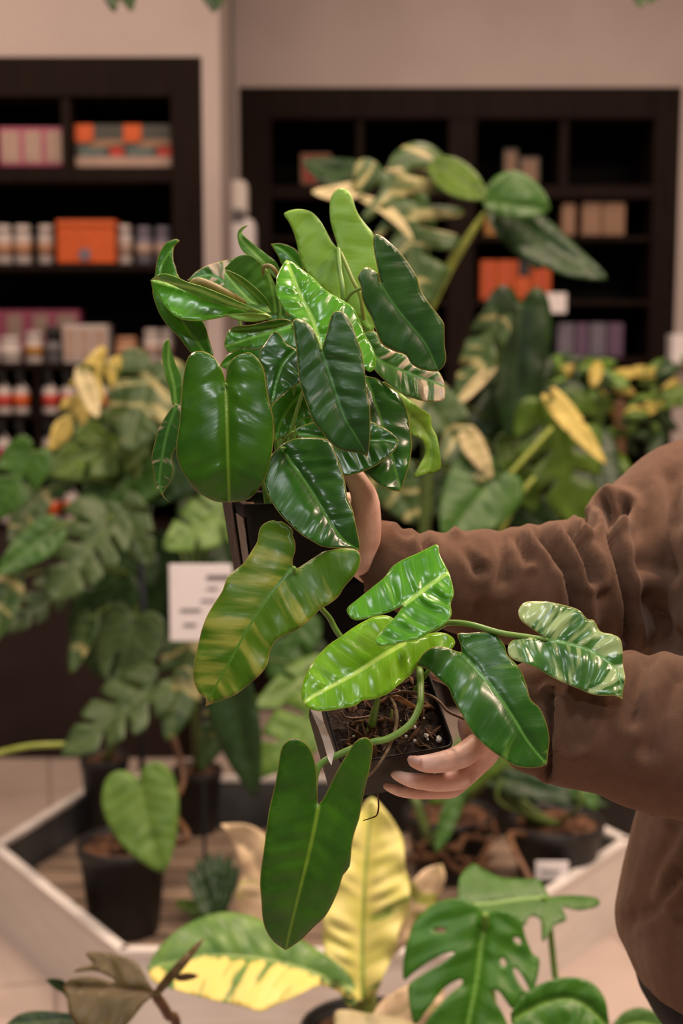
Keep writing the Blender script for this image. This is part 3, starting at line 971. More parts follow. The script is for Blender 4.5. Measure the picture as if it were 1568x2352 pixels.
for i, (a, b, m) in enumerate([(1280, 1318, 'blue'), (1320, 1352, 'purple'), (1354, 1392, 'blue'), (1394, 1432, 'purple')]):
    carton(a, b, 742, 821, Yh, m, None, f'{"purple" if m == "purple" else "dull blue"} packet low on the right shelf, {["first", "first", "last", "last"][i]} of its colour from the middle post', 'packet', 'purple and blue packets', 'packet')
for i, (a, b) in enumerate([(1155, 1190), (1192, 1240)]):
    carton(a, b, 340 + 20 * i, 424, Yh + .1, 'olive', 'tan', ['brown box dim in the top right compartment, nearer the middle post', 'lower brown box dim in the top right compartment'][i], 'box', 'dim brown boxes')
carton(690, 760, 352, 424, Yh + .1, 'tan', 'red', 'dim rust coloured box behind the variegated leaf in the top compartment', 'box')
for (a, b, y0, y1, lab) in [(1240, 1300, 673, 719, 'white price tag on the shelf edge beside the orange bags'), (1250, 1272, 536, 570, 'small white price tag on the shelf edge behind a dark leaf')]:
    p, q = PY(a, y1, YR), PY(b, y0, YR)
    o = MB().box((p.x, YR - .012, p.z), (q.x, YR - .004, q.z)).build('price_tag', MT['card'], None, bevel=.002)
    recentre(o)
    tag(o, lab, 'price tag', 'shelf price tags')
# wall mounted dispenser at the step and white bottle box on the right wall edge
o = thing('wall_dispenser', 'pale wall dispenser with drip tray mounted on the wall step', 'dispenser', PY(548, 640, YR - .12))
a, b = PY(528, 600, YR - .12), PY(566, 412, YR - .12)
MB().box((a.x, YR - .12, a.z + .16), (b.x, YR - .002, b.z)).build('housing', MT['white_board'], o, bevel=.02)
a, b = PY(520, 640, YR - .15), PY(584, 498, YR - .15)
MB().box((a.x, YR - .15, a.z), (b.x, YR - .002, b.z)).build('reservoir', MT['card'], o, bevel=.03)
a = PY(548, 500, YR - .155)
MB().box((a.x - .03, YR - .155, a.z - .015), (a.x + .02, YR - .12, a.z + .03)).build('push_bar', MG['grey'], o, bevel=.004)
a, b = PY(1541, 836, YR - .1), PY(1600, 768, YR - .1)
o = MB().box((a.x, YR - .1, a.z), (b.x, YR - .002, b.z)).build('wall_box', MT['card'], None, bevel=.01)
recentre(o)
tag(o, 'white box fixed to the wall at the far side of the right cabinet', 'wall box')

# ================================================================== hexagonal display bed
ZB, ZR = 0.10, 0.20
hexpx = [(-20, 1952), (275, 2195), (1050, 2200), (1448, 1938), (1150, 1790), (240, 1790)]
hexw = [PZ(x, y, ZR) for x, y in hexpx]
hc = sum(hexw, Vector()) / 6
bed = thing('display_bed', 'low six sided plant bed with white rim boards and slatted base on the floor', 'plant bed', (hc.x, hc.y, 0))
for i in range(6):
    a, b = hexw[i], hexw[(i + 1) % 6]
    d = (b - a).normalized()
    nin = Vector((-d.y, d.x, 0))
    if nin.dot(hc - a) < 0: nin = -nin
    def q(p, k, z): return (p.x + nin.x * k, p.y + nin.y * k, z)
    e = 0.0
    MB().add([q(a, 0, 0), q(b, 0, 0), q(b, .012, 0), q(a, .012, 0), q(a, 0, ZR), q(b, 0, ZR), q(b, .012, ZR), q(a, .012, ZR)],
             [(3, 2, 1, 0), (4, 5, 6, 7), (0, 1, 5, 4), (1, 2, 6, 5), (2, 3, 7, 6), (3, 0, 4, 7)]).build('side_board', MT['white_board'], bed)
    s1, s2 = (b - a).length * .02, .03
    a2, b2 = a, b
    MB().add([q(a2, -.004, ZR), q(b2, -.004, ZR), q(b2, .022, ZR), q(a2, .022, ZR), q(a2, -.004, ZR + .012), q(b2, -.004, ZR + .012), q(b2, .022, ZR + .012), q(a2, .022, ZR + .012)],
             [(3, 2, 1, 0), (4, 5, 6, 7), (0, 1, 5, 4), (1, 2, 6, 5), (2, 3, 7, 6), (3, 0, 4, 7)]).build('rim_board', MT['white_board'], bed)
    MB().add([q(a, .013, .01), q(b, .013, .01), q(b, .017, .01), q(a, .017, .01), q(a, .013, ZR - .002), q(b, .013, ZR - .002), q(b, .017, ZR - .002), q(a, .017, ZR - .002)],
             [(3, 2, 1, 0), (4, 5, 6, 7), (0, 1, 5, 4), (1, 2, 6, 5), (2, 3, 7, 6), (3, 0, 4, 7)]).build('inner_liner', MT['zinc'], bed)
# slats run left to right, clipped to the hexagon
ys = sorted(p.y for p in hexw)
inset = [hc + (p - hc) * .965 for p in hexw]
def xr_at(y):
    xs = []
    for i in range(6):
        a, b = inset[i], inset[(i + 1) % 6]
        if (a.y - y) * (b.y - y) <= 0 and abs(a.y - b.y) > 1e-6:
            xs.append(a.x + (b.x - a.x) * (y - a.y) / (b.y - a.y))
    return (min(xs), max(xs)) if len(xs) >= 2 else None
y = min(p.y for p in inset) + .01
while y < max(p.y for p in inset) - .1:
    r0, r1 = xr_at(y), xr_at(y + .085)
    if r0 and r1:
        MB().add([(r0[0], y, ZB - .02), (r0[1], y, ZB - .02), (r1[1], y + .085, ZB - .02), (r1[0], y + .085, ZB - .02),
                  (r0[0], y, ZB), (r0[1], y, ZB), (r1[1], y + .085, ZB), (r1[0], y + .085, ZB)],
                 [(3, 2, 1, 0), (4, 5, 6, 7), (0, 1, 5, 4), (1, 2, 6, 5), (2, 3, 7, 6), (3, 0, 4, 7)]).build('slat', MT['slat'], bed)
    y += .10
MB().add([(p.x, p.y, .012) for p in inset] + [(p.x, p.y, .03) for p in inset],
         [tuple(range(5, -1, -1)), tuple(range(6, 12))] + [(i, (i + 1) % 6, 6 + (i + 1) % 6, 6 + i) for i in range(6)]).build('base_sheet', MT['zinc'], bed)


def round_pot(parent, c, r, h, soil='mulch', mat='pot_back'):
    MB().lathe(c, [(r * .70, 0), (r * .74, .004), (r * .93, h * .86), (r * .99, h * .87), (r, h * .99), (r * .96, h), (r * .92, h * .985), (r * .90, h * .9)], 28, cap=True).build('pot', MT[mat], parent, True)
    mb = MB()
    rings = []
    for i, k in enumerate((.905, .7, .45, .2, .03)):
        rings.append([Vector((c[0] + r * k * math.cos(2 * math.pi * j / 24), c[1] + r * k * math.sin(2 * math.pi * j / 24),
                              c[2] + h * .93 + (.016 * mnoise.noise(Vector((j * .9, i * 1.3, c[0] * 9))) if i else 0))) for j in range(24)])
    mb.rings(rings)
    for j in range(14):
        a, q = random.uniform(0, 6.28), r * .75 * math.sqrt(random.random())
        mb.blob((c[0] + q * math.cos(a), c[1] + q * math.sin(a), c[2] + h * .95), (r * .16, r * .10, r * .08), seed=j, seg=6, rg=4)
    mb.build('soil', MT[soil], parent, True)


def potted(name, label, cat, px, py, rpx, h, z=ZB, soil='mulch', group=None):
    c = PZ(px, py, z)
    d = depth_of(c)
    o = thing(name, label, cat, c, group)
    round_pot(o, c, rpx * d / FPX, h, soil)
    top = c + Vector((0, 0, h * .93))
    return o, top, d


def stalk(o, top, pts, r, mat='stem_back'):
    """from the soil through (px,py,depth) points"""
    ws = [top] + [P(*p) for p in pts]
    return stem(o, ws, r, mat)


# ================================================================== plants standing in the bed (left)
o, top, d0 = potted('potted_heartleaf', 'black pot of bark with one hanging heart leaf at the left of the bed', 'potted plant', 287, 2135, 106, .215)
tleaf(o, (318, 1790), (374, 2005), 84, 92, 2.98, 'bk_light', sy=-.25, sx=.1, bend=.03, bulge=.008)
stalk(o, top, [(330, 1890, 3.1), (322, 1795, 2.99)], .005)
stem(o, [top + Vector((.02, .02, 0)), P(360, 1880, 3.2), P(420, 1800, 3.3), P(400, 1700, 3.35)], .008, 'stem_brown')
stem(o, [top + Vector((.05, .02, 0)), P(430, 1930, 3.1), P(400, 1870, 3.2)], .007, 'stem_brown')

o, top, d0 = potted('potted_monstera', 'tall staked split leaf plant in the black pot at the back left of the bed', 'potted plant', 244, 1922, 56, .23)
stem(o, [top, P(290, 1640, 3.6), P(315, 1400, 3.55), P(318, 1150, 3.5), P(300, 930, 3.5)], .011, 'stem_back', 'stem')
stem(o, [top + Vector((.1, 0, -.02)), P(331, 1500, 3.42), P(320, 1225, 3.38)], .0085, 'stake', 'support_stake')
LG = [  # base, tip, wl, wr, depth, mat, cuts, extra
    ((245, 1195), (118, 1385), 75, 95, 3.25, 'bk_grey', 3, dict(sy=-.5)),
    ((165, 1330), (12, 1455), 40, 50, 3.3, 'bk_grey', 3, dict(cdepth=.8)),
    ((120, 1215), (-10, 1320), 45, 40, 3.2, 'bk_green', 0, dict(sy=-.3)),
    ((20, 1330), (-15, 1480), 40, 45, 3.2, 'bk_var', 0, {}),
    ((305, 1270), (170, 1450), 80, 90, 3.5, 'bk_dark', 2, dict(sy=-.3)),
    ((310, 1420), (262, 1592), 78, 85, 3.35, 'bk_grey', 0, dict(sy=-.3, holes=[[(262, 1505), (275, 1500), (262, 1550), (248, 1552)]])),
    ((205, 1420), (162, 1548), 26, 30, 3.3, 'bk_var', 0, {}),
    ((350, 1580), (140, 1738), 62, 70, 3.2, 'bk_grey', 3, dict(sy=-.7)),
    ((445, 1470), (385, 1705), 60, 62, 3.25, 'bk_var', 1, dict(sy=-.3)),
    ((535, 1590), (462, 1772), 40, 45, 3.15, 'bk_var', 1, {}),
    ((525, 1570), (588, 1832), 52, 62, 3.1, 'bk_dark', 0, {}),
    ((740, 1630), (572, 1790), 60, 75, 3.2, 'bk_light', 2, dict(sy=-.6)),
    ((735, 1540), (585, 1625), 42, 45, 3.3, 'bk_light', 1, dict(sy=-.6)),
    ((240, 835), (110, 1040), 44, 42, 3.35, 'bk_yellow', 3, dict(cdepth=.85, gap=.06)),
    ((180, 840), (225, 960), 24, 24, 3.3, 'bk_cream', 0, dict(shape=OVAL)),
    ((350, 840), (290, 1040), 95, 90, 3.4, 'bk_var', 2, {}),
    ((405, 870), (350, 1010), 70, 70, 3.5, 'bk_dark', 1, {}),
    ((300, 1000), (105, 1090), 70, 75, 3.45, 'bk_olive', 2, dict(sy=-.5)),
    ((345, 1050), (170, 1195), 75, 75, 3.5, 'bk_green', 1, dict(sy=-.5)),
    ((485, 1010), (330, 1160), 70, 80, 3.55, 'bk_dark', 1, dict(sy=-.3)),
    ((280, 1160), (345, 1300), 50, 60, 3.3, 'bk_grey', 2, {}),
    ((520, 1175), (375, 1260), 60, 65, 3.45, 'bk_light', 2, dict(sy=-.4)),
    ((410, 1260), (350, 1480), 70, 80, 3.65, 'bk_dark', 0, {}),
    ((510, 1450), (400, 1570), 55, 50, 3.4, 'bk_light', 1, dict(sy=-.4)),
    ((75, 1040), (-20, 1200), 55, 60, 3.3, 'bk_green', 1, {}),
    ((90, 1130), (20, 1250), 40, 40, 3.4, 'bk_var', 0, {}),
    ((470, 1150), (540, 1330), 75, 75, 3.8, 'bk_dark', 0, {}),
    ((250, 1400), (230, 1560), 90, 90, 3.8, 'bk_dark', 0, {}),
    ((420, 930), (470, 1120), 70, 70, 3.8, 'bk_dark', 1, {}),
    ((560, 1380), (640, 1520), 70, 70, 3.8, 'bk_dark', 0, {}),
    ((690, 1420), (620, 1560), 60, 60, 3.6, 'bk_green', 1, {}),
    ((680, 1490), (760, 1600), 60, 60, 3.7, 'bk_dark', 0, {}),
    ((200, 960), (120, 1150), 60, 60, 3.7, 'bk_dark', 0, {}),
    ((250, 1060), (330, 1220), 80, 80, 3.9, 'bk_dark', 0, {}),
]
o2, top2, _ = potted('potted_monstera', 'leafy variegated split leaf plant in the pot right of the staked one', 'potted plant', 455, 1908, 58, .18)
stem(o2, [top2, P(445, 1600, 3.55), P(430, 1350, 3.6)], .011, 'stem_back', 'stem')
right_of = {8, 9, 10, 11, 12, 21, 22, 23, 26, 29, 30, 31, 28, 19}
for i, (B, T, wl, wr, d, mat, cuts, kw) in enumerate(LG):
    p, base = (o2, P(440, min(max(B[1], 1380), 1700), 3.58)) if i in right_of else (o, P(316, min(max(B[1], 960), 1650), 3.52))
    tleaf(p, B, T, wl, wr, d, mat, cuts=cuts, **kw)
    b3 = P(B[0], B[1], d)
    m3 = (base + b3) / 2 + Vector((0, 0, .03))
    stem(p, [base, m3, b3], .004, 'stem_back')
stem(o, [P(150, 1710, 3.2), P(60, 1715, 3.2), P(-40, 1740, 3.2)], .0065, 'petiole_yellow')

# price sign on a stake
c0 = P(462, 1472, 3.18)
c0 = Vector((c0.x, c0.y, ZB))
sg = thing('plant_sign', 'white plant information card on a stake among the split leaves', 'sign', c0)
a, b = P(391, 1472, 3.18), P(534, 1292, 3.18)
cw, ch = (b.x - a.x), (b.z - a.z)
MB().box((a.x, a.y - .002, a.z), (b.x, a.y + .003, b.z)).build('card', MT['card'], sg, bevel=.001)
for (u0, u1, v0, v1) in [(.60, .97, .14, .19), (.6, .78, .30, .32), (.5, .75, .46, .48), (.17, .5, .58, .61), (.22, .42, .77, .80)]:
    MB().box((a.x + cw * u0, a.y - .004, b.z - ch * v1), (a.x + cw * u1, a.y - .002, b.z - ch * v0)).build('text_line', MG['grey'], sg)
xm = (a.x + b.x) / 2
MB().tube([Vector((xm, a.y + .0075, ZB)), Vector((xm, a.y + .0075, b.z - .02))], .004, sub=1).build('stake', MT['stake'], sg, True)

# dark palm seedling
o, top, _ = potted('potted_palm', 'small pot with dark upright palm blades in front of the pale nest leaves', 'potted plant', 492, 2118, 40, .07)
for i, (x, y, w_) in enumerate([(432, 1995, 14), (455, 1968, 16), (480, 1958, 17), (505, 1955, 17), (530, 1962, 16), (548, 1985, 14), (400, 2070, 16)]):
    tleaf(o, (490 + (i - 3) * 3, 2105), (x, y), w_ + 4, w_ + 4, 3.0 + .02 * i, 'bk_dark' if i < 6 else 'bk_olive', shape=OVAL, wave=.001)

# ================================================================== plants standing in the bed (right)
o, top, _ = potted('potted_monstera', 'black pot with white label at the right corner of the bed, dark leaves above', 'potted plant', 1275, 2062, 108, .20)
c = P(1266, 1999, depth_of(top) - .17)
a, b = P(1230, 2020, depth_of(top) - .135), P(1305, 1980, depth_of(top) - .135)
lb = MB().box((a.x, a.y, a.z), (b.x, a.y + .012, b.z)).build('pot_label', MT['card'], o)
MB().box((a.x + .012, a.y - .001, a.z + .016), (b.x - .02, a.y, a.z + .021)).build('text_line', MG['grey'], lb)
for (B, T, wl, wr, d, mat) in [((1150, 1790), (1400, 1850), 30, 30, 3.35, 'bk_dark'), ((1200, 1770), (1330, 1790), 30, 30, 3.5, 'bk_green'), ((1330, 1800), (1370, 1860), 28, 28, 3.3, 'bk_green')]:
    tleaf(o, B, T, wl, wr, d, mat)
    stem(o, [top, P(B[0], (B[1] + 1900) / 2, d), P(B[0], B[1], d)], .005, 'stem_back')
stem(o, [top, P(1200, 1860, 3.4), P(1165, 1740, 3.4), P(1180, 1600, 3.4)], .011, 'stem_back')
stem(o, [top + Vector((-.05, 0, 0)), P(1150, 1800, 3.4), P(1140, 1650, 3.5)], .010, 'stem_back')
stem(o, [top + Vector((-.07, -.02, -.02)), P(1170, 1920, 3.1), P(1222, 2030, 2.95)], .007, 'stem_brown')

o, top, _ = potted('potted_monstera', 'black pot of coarse bark behind the cream nest leaves, olive leaf above', 'potted plant', 1030, 2010, 105, .17)
tleaf(o, (1145, 1700), (985, 1850), 55, 70, 3.15, 'bk_olive', sy=-.2)
tleaf(o, (1060, 1800), (1000, 1960), 22, 22, 3.1, 'bk_green', shape=OVAL)
stem(o, [top, P(990, 1930, 3.2), P(960, 1850, 3.15), P(935, 1800, 3.2)], .011, 'stem_back')
stem(o, [top, P(1110, 1800, 3.3), P(1145, 1700, 3.15)], .007, 'stem_back')
mb = MB()
for k in range(26):
    p = PZ(random.uniform(930, 1150), random.uniform(1900, 2000), top.z + .005)
    v = Vector((random.uniform(-1, 1), random.uniform(-1, 1), random.uniform(-.2, .6))).normalized() * random.uniform(.03, .06)
    mb.tube([p - v * .5, p + v * .5], [.008, .005], seg=6, sub=1)
mb.build('bark', MT['bark'], o, True, kind='stuff')

o, top, _ = potted('potted_monstera', 'broad leaved plant filling the space over the outstretched sleeve', 'potted plant', 1135, 1900, 84, .2)
stem(o, [top, P(1120, 1500, 3.7), P(1150, 1200, 3.7), P(1180, 950, 3.7)], .012, 'stem_back', 'stem')
RG = [((1195, 700), (1175, 1010), 75, 85, 3.55, 'bk_dark', 0, {}),
      ((1140, 740), (1045, 935), 40, 45, 3.4, 'bk_var', 2, {}),
      ((1140, 838), (1040, 938), 12, 16, 3.38, 'bk_cream', 0, dict(shape=OVAL)),
      ((1270, 880), (1050, 1110), 110, 110, 3.65, 'bk_dark', 0, dict(sy=-.2)),
      ((980, 920), (1115, 1110), 62, 70, 3.35, 'bk_var', 1, {}),
      ((1075, 1000), (1130, 1100), 26, 26, 3.3, 'bk_cream', 0, {}),
      ((1140, 1090), (1020, 1245), 85, 90, 3.3, 'bk_green', 0, dict(sy=-.3)),
      ((880, 1060), (955, 1205), 55, 60, 3.3, 'bk_var', 0, {}),
      ((960, 1080), (1020, 1190), 50, 50, 3.6, 'bk_dark', 0, {}),
      ((1055, 1120), (1120, 1250), 60, 60, 3.7, 'bk_dark', 0, {}),
      ((1265, 940), (1330, 1215), 100, 95, 3.5, 'bk_olive', 3, {}),
      ((1272, 918), (1392, 1066), 26, 26, 3.4, 'bk_yellow', 1, dict(cdepth=.3)),
      ((1180, 1010), (1230, 1180), 50, 50, 3.6, 'bk_olive', 1, {}),
      ((920, 950), (870, 1080), 60, 60, 3.6, 'bk_grey', 0, {}),
      ((1180, 1150), (1290, 1240), 50, 50, 3.8, 'bk_dark', 0, {}),
      ((1350, 1010), (1400, 1180), 60, 60, 3.9, 'bk_dark', 0, {})]
for (B, T, wl, wr, d, mat, cuts, kw) in RG:
    tleaf(o, B, T, wl, wr, d, mat, cuts=cuts, **kw)
    base = P(1150, min(max(B[1] + 60, 960), 1400), 3.7)
    b3 = P(B[0], B[1], d)
    stem(o, [base, (base + b3) / 2 + Vector((0, 0, .02)), b3], .0045, 'stem_back')
stem(o, [P(1090, 1180, 3.4), P(1170, 1090, 3.4), P(1265, 985, 3.4)], .006, 'bk' if False else 'petiole_yellow')
stem(o, [P(1150, 1220, 3.4), P(1200, 1130, 3.4), P(1225, 1100, 3.4)], .006, 'petiole_yellow')

o, top, _ = potted('potted_monstera', 'tall cream streaked split leaf plant reaching in front of the right cabinet', 'potted plant', 905, 1896, 78, .2)
stem(o, [top, P(960, 1400, 3.5), P(985, 1000, 3.45), P(982, 700, 3.4)], .014, 'stem_back', 'stem')
stem(o, [P(975, 720, 3.4), P(1040, 600, 3.35), P(1112, 492, 3.3)], [.016, .012, .007], 'petiole_yellow')
stem(o, [P(985, 800, 3.42), P(985, 640, 3.35), P(960, 480, 3.3), P(890, 395, 3.28)], .006, 'stem_back')
TG = [((885, 395), (985, 705), 150, 85, 3.25, 'bk_var', 4, dict(cdepth=.85, droop=1.5, gap=.06)),
      ((870, 395), (695, 370), 45, 35, 3.25, 'bk_dark', 0, dict(shape=OVAL, bend=-.08)),
      ((860, 415), (715, 440), 20, 22, 3.22, 'bk_cream', 0, dict(shape=OVAL, bend=-.1)),
      ((820, 450), (950, 555), 14, 12, 3.22, 'bk_cream', 0, dict(shape=OVAL, bend=-.1)),
      ((1008, 385), (885, 392), 26, 22, 3.25, 'bk_cream', 0, dict(shape=OVAL, bend=.18)),
      ((985, 375), (1118, 455), 45, 38, 3.2, 'bk_olive', 0, dict(shape=OVAL)),
      ((1108, 462), (1264, 482), 80, 30, 3.25, 'bk_green', 0, dict(shape=OVAL, bend=0)),
      ((1180, 490), (1395, 640), 42, 60, 3.3, 'bk_dark', 0, dict(bend=.04)),
      ((1150, 480), (1240, 620), 40, 40, 3.4, 'bk_dark', 0, {}),
      ((900, 400), (1000, 520), 40, 40, 3.3, 'bk_green', 1, {})]
for (B, T, wl, wr, d, mat, cuts, kw) in TG:
    tleaf(o, B, T, wl, wr, d, mat, cuts=cuts, **kw)

# yellow-green bush in the far right
c = P(1430, 1400, 4.2)
c = Vector((c.x, c.y, 0))
o = thing('croton_bush', 'dense bush with small yellow and green leaves by the right cabinet', 'potted plant', c)
round_pot(o, c, .17, .26)
top = c + Vector((0, 0, .24))
rng = random.Random(5)
stem(o, [top, P(1420, 1150, depth_of(c)), P(1425, 930, depth_of(c))], .02, 'stem_brown', 'stem')
dc = depth_of(P(1430, 900, 4.3))
for i in range(150):
    x, y = rng.uniform(1268, 1600), rng.uniform(815, 1215)
    if y > 990 and rng.random() < .35: continue
    a = rng.uniform(-2.4, 2.4) + math.pi / 2
    L = rng.uniform(50, 95)
    up = y < 970
    mat = rng.choice(['bk_yellow', 'bk_light', 'bk_light', 'bk_olive', 'bk_dark']) if up else rng.choice(['bk_dark', 'bk_dark', 'bk_dark', 'bk_olive'])
    d = rng.uniform(3.95, 4.4)
    tleaf(o, (x, y), (x + L * math.cos(a), y + L * .8 * math.sin(a)), L * .19, L * .19, d, mat, shape=OVAL, res=16, sy=rng.uniform(-.8, .3))

# ================================================================== plants in front of the bed (bottom)
c = PZ(840, 2470, 0.02)
c = Vector((P(840, 2300, 2.35).x, P(840, 2300, 2.35).y, 0))
o = thing('nest_plant', 'cream and green marbled rosette plant with broad wavy leaves at the bottom', 'potted plant', c)
hp = P(840, 2330, 2.35).z
round_pot(o, c, .11, max(hp - .02, .12))
stem(o, [c + Vector((0, 0, max(hp - .06, .08))), P(838, 2290, 2.35)], .02, 'petiole_yellow', 'stem')
leaf(o, [(835, 2300), (790, 2290), (760, 2240), (742, 2170), (744, 2100), (765, 2030), (775, 1960), (800, 1900), (835, 1850), (855, 1830), (875, 1850), (905, 1890), (925, 1930), (930, 1990),
         (940, 2030), (938, 2090), (915, 2140), (905, 2190), (880, 2240), (865, 2280)],
     [(835, 2300), (832, 2200), (835, 2080), (840, 1980), (855, 1830)], 2.38, 'nest', 'bk_light', thick=.0012, sy=-.35, bulge=.01, quilt=.004, qs=.028, wave=.008, wl=.07, res=9)
leaf(o, [(815, 2262), (790, 2225), (720, 2175), (640, 2132), (570, 2102), (500, 2096), (430, 2122), (370, 2170), (338, 2222), (350, 2252), (400, 2272), (470, 2292), (560, 2312), (600, 2322),
         (640, 2305), (690, 2282), (740, 2262), (790, 2285), (812, 2290)],
     [(815, 2275), (720, 2235), (620, 2205), (480, 2195), (342, 2225)], 2.25, 'nest_half', 'bk_light', thick=.0012, sy=-1.0, bulge=.006, quilt=.002, qs=.03, wave=.006, wl=.08, res=9)
leaf(o, [(640, 2200), (600, 2160), (560, 2142), (540, 2070), (555, 2005), (538, 1945), (508, 1893), (560, 1893), (600, 1910), (640, 1960), (690, 2080), (700, 2160)],
     [(660, 2200), (620, 2080), (590, 1980), (510, 1893)], 2.6, 'nest_pink', 'bk_light', thick=.0012, quilt=.002, qs=.03, wave=.006, wl=.07, res=9)
leaf(o, [(900, 2200), (905, 2120), (925, 2060), (970, 2000), (1015, 1985), (1022, 2020), (1000, 2075), (965, 2110), (940, 2160)],
     [(900, 2200), (935, 2100), (1015, 1985)], 2.6, 'nest_pink', 'bk_light', thick=.0012, quilt=.002, qs=.03, wave=.006, wl=.07, res=9)
leaf(o, [(850, 2345), (875, 2300), (930, 2265), (985, 2238), (1015, 2255), (1020, 2290), (990, 2340), (960, 2380), (900, 2420), (850, 2400)],
     [(850, 2360), (930, 2320), (1015, 2250)], 2.2, 'nest_pink', 'bk_light', thick=.0012, sy=-.5, quilt=.002, qs=.03, wave=.005, wl=.07, res=9)
leaf(o, [(772, 2322), (850, 2328), (940, 2345), (980, 2390), (940, 2460), (800, 2460), (775, 2390)],
     [(840, 2325), (850, 2390), (870, 2460)], 2.1, 'bk_cream', 'bk_light', thick=.0012, sy=-.9, quilt=.002, qs=.03, wave=.004, wl=.07, res=9)
leaf(o, [(820, 2300), (800, 2270), (770, 2248), (735, 2245), (738, 2262), (775, 2275), (790, 2300), (805, 2315)],
     [(820, 2305), (790, 2268), (735, 2250)], 2.2, 'nest_half', 'bk_light', thick=.0012, quilt=.001, wave=.004, res=7)

c = Vector((P(1150, 2352, 2.05).x, P(1150, 2352, 2.05).y + .02, 0))
o = thing('potted_monstera', 'glossy green split leaf plant at the lower right corner in front of the bed', 'potted plant', c)
round_pot(o, c, .12, .26)
top = c + Vector((0, 0, .24))
def M1(pts): return [(740 + x / 1.8937, 1700 + y / 1.8937) for x, y in pts]
leaf(o, M1([(712, 765), (640, 700), (560, 690), (470, 720), (400, 790), (375, 860), (356, 930), (352, 1040), (400, 1010), (470, 960), (540, 925), (575, 925), (520, 970), (450, 1010), (380, 1060), (375, 1110),
            (385, 1190), (405, 1235), (450, 1180), (530, 1080), (600, 1040), (608, 1060), (540, 1120), (470, 1200), (430, 1290), (470, 1380), (560, 1420), (620, 1300), (680, 1330), (760, 1400), (830, 1330),
            (790, 1200), (740, 1120), (735, 1085), (770, 1095), (830, 1170), (870, 1110), (920, 1080), (945, 960), (915, 930), (885, 860), (860, 780), (800, 740), (745, 740)]),
     M1([(712, 768), (690, 900), (670, 1050), (640, 1200), (600, 1400)]), 2.05, 'mon', 'bk_green', thick=.0012, sy=-.45, bulge=.008, quilt=.0018, qs=.035, wave=.003, wl=.1, res=8,
     holes=[M1([(772, 955), (790, 950), (800, 975), (785, 985)]), M1([(830, 990), (860, 1010), (900, 1085), (880, 1090), (845, 1040)]), M1([(480, 825), (530, 815), (535, 835), (500, 835)]), M1([(832, 860), (860, 862), (862, 888), (840, 880)])])
leaf(o, [(1052, 2040), (1058, 2010), (1085, 1984), (1110, 1996), (1150, 2015), (1200, 2018), (1238, 2020), (1255, 2048), (1262, 2060), (1310, 2056), (1368, 2062), (1374, 2080), (1330, 2090), (1292, 2084), (1300, 2112),
         (1272, 2126), (1246, 2162), (1240, 2112), (1215, 2105), (1200, 2128), (1150, 2116), (1090, 2104), (1050, 2085)],
     [(1255, 2060), (1200, 2064), (1120, 2075), (1052, 2078)], 2.15, 'mon2', 'bk_green', thick=.0012, sy=-1.1, bulge=.004, quilt=.001, wave=.002, res=8)
leaf(o, [(1172, 2330), (1200, 2287), (1250, 2256), (1310, 2244), (1360, 2258), (1390, 2298), (1398, 2352), (1380, 2430), (1250, 2430), (1190, 2380)],
     [(1180, 2340), (1260, 2300), (1330, 2300), (1395, 2360)], 1.95, 'mon', 'bk_green', thick=.0012, sy=-.5, bulge=.008, quilt=.0015, qs=.03, res=8)
leaf(o, [(1402, 2360), (1430, 2326), (1470, 2314), (1512, 2330), (1532, 2365), (1500, 2410), (1420, 2410)],
     [(1402, 2380), (1460, 2350), (1532, 2365)], 2.0, 'mon2', 'bk_green', thick=.0012, sy=-.5, res=8)
stem(o, [top, P(1285, 2330, 2.12), P(1274, 2240, 2.14), P(1262, 2130, 2.15), P(1250, 2064, 2.15)], .005, 'petiole')
stem(o, [top, P(1130, 2300, 2.12), P(1118, 2180, 2.1), P(1114, 2104, 2.07)], .006, 'petiole')
stem(o, [top, P(1220, 2400, 2.05), P(1180, 2345, 1.96)], .005, 'petiole')
stem(o, [top, P(1420, 2450, 2.05), P(1530, 2370, 2.03), P(1568, 2310, 2.05)], .004, 'petiole')

c = Vector((P(1640, 2352, 2.15).x, P(1640, 2352, 2.15).y, 0))
o = thing('potted_climber', 'dark notched leaf at the edge below the sweater hem', 'potted plant', c)
round_pot(o, c, .08, .2)
leaf(o, [(1502, 2212), (1560, 2222), (1610, 2270), (1620, 2330), (1568, 2330), (1540, 2322), (1505, 2292), (1532, 2272), (1518, 2240)],
     [(1620, 2330), (1560, 2270), (1502, 2212)], 2.2, 'bk_dark', 'bk_green', thick=.001, res=8)
stem(o, [c + Vector((0, 0, .18)), P(1650, 2390, 2.2), P(1615, 2325, 2.2)], .004, 'petiole')

c = Vector((P(360, 2352, 1.95).x, P(360, 2352, 1.95).y, 0))
o = thing('potted_philodendron', 'bronze brown lobed leaf and rolled new leaf at the lower left', 'potted plant', c)
round_pot(o, c, .09, .2)
top = c + Vector((0, 0, .18))
leaf(o, F_([(745, 1205), (715, 1165), (680, 1100), (640, 1050), (560, 1020), (470, 1003), (408, 1008), (425, 1040), (440, 1062), (390, 1072), (350, 1098), (440, 1092), (500, 1110), (545, 1145), (430, 1122), (335, 1130), (298, 1170),
            (320, 1235), (330, 1300), (400, 1380), (560, 1380), (690, 1240)]),
     F_([(745, 1208), (650, 1190), (520, 1180), (305, 1172)]), 1.9, 'brown', 'brown', thick=.001, sy=-.6, bulge=.006, quilt=.0015, qs=.03, res=8)
tleaf(o, F_([(720, 1225)])[0], F_([(962, 940)])[0], 11, 11, 1.9, 'brown', 'brown', shape=OVAL, label='rolled new brown leaf')
tleaf(o, F_([(830, 1130)])[0], F_([(940, 1115)])[0], 9, 9, 1.92, 'brown', 'brown', shape=OVAL)
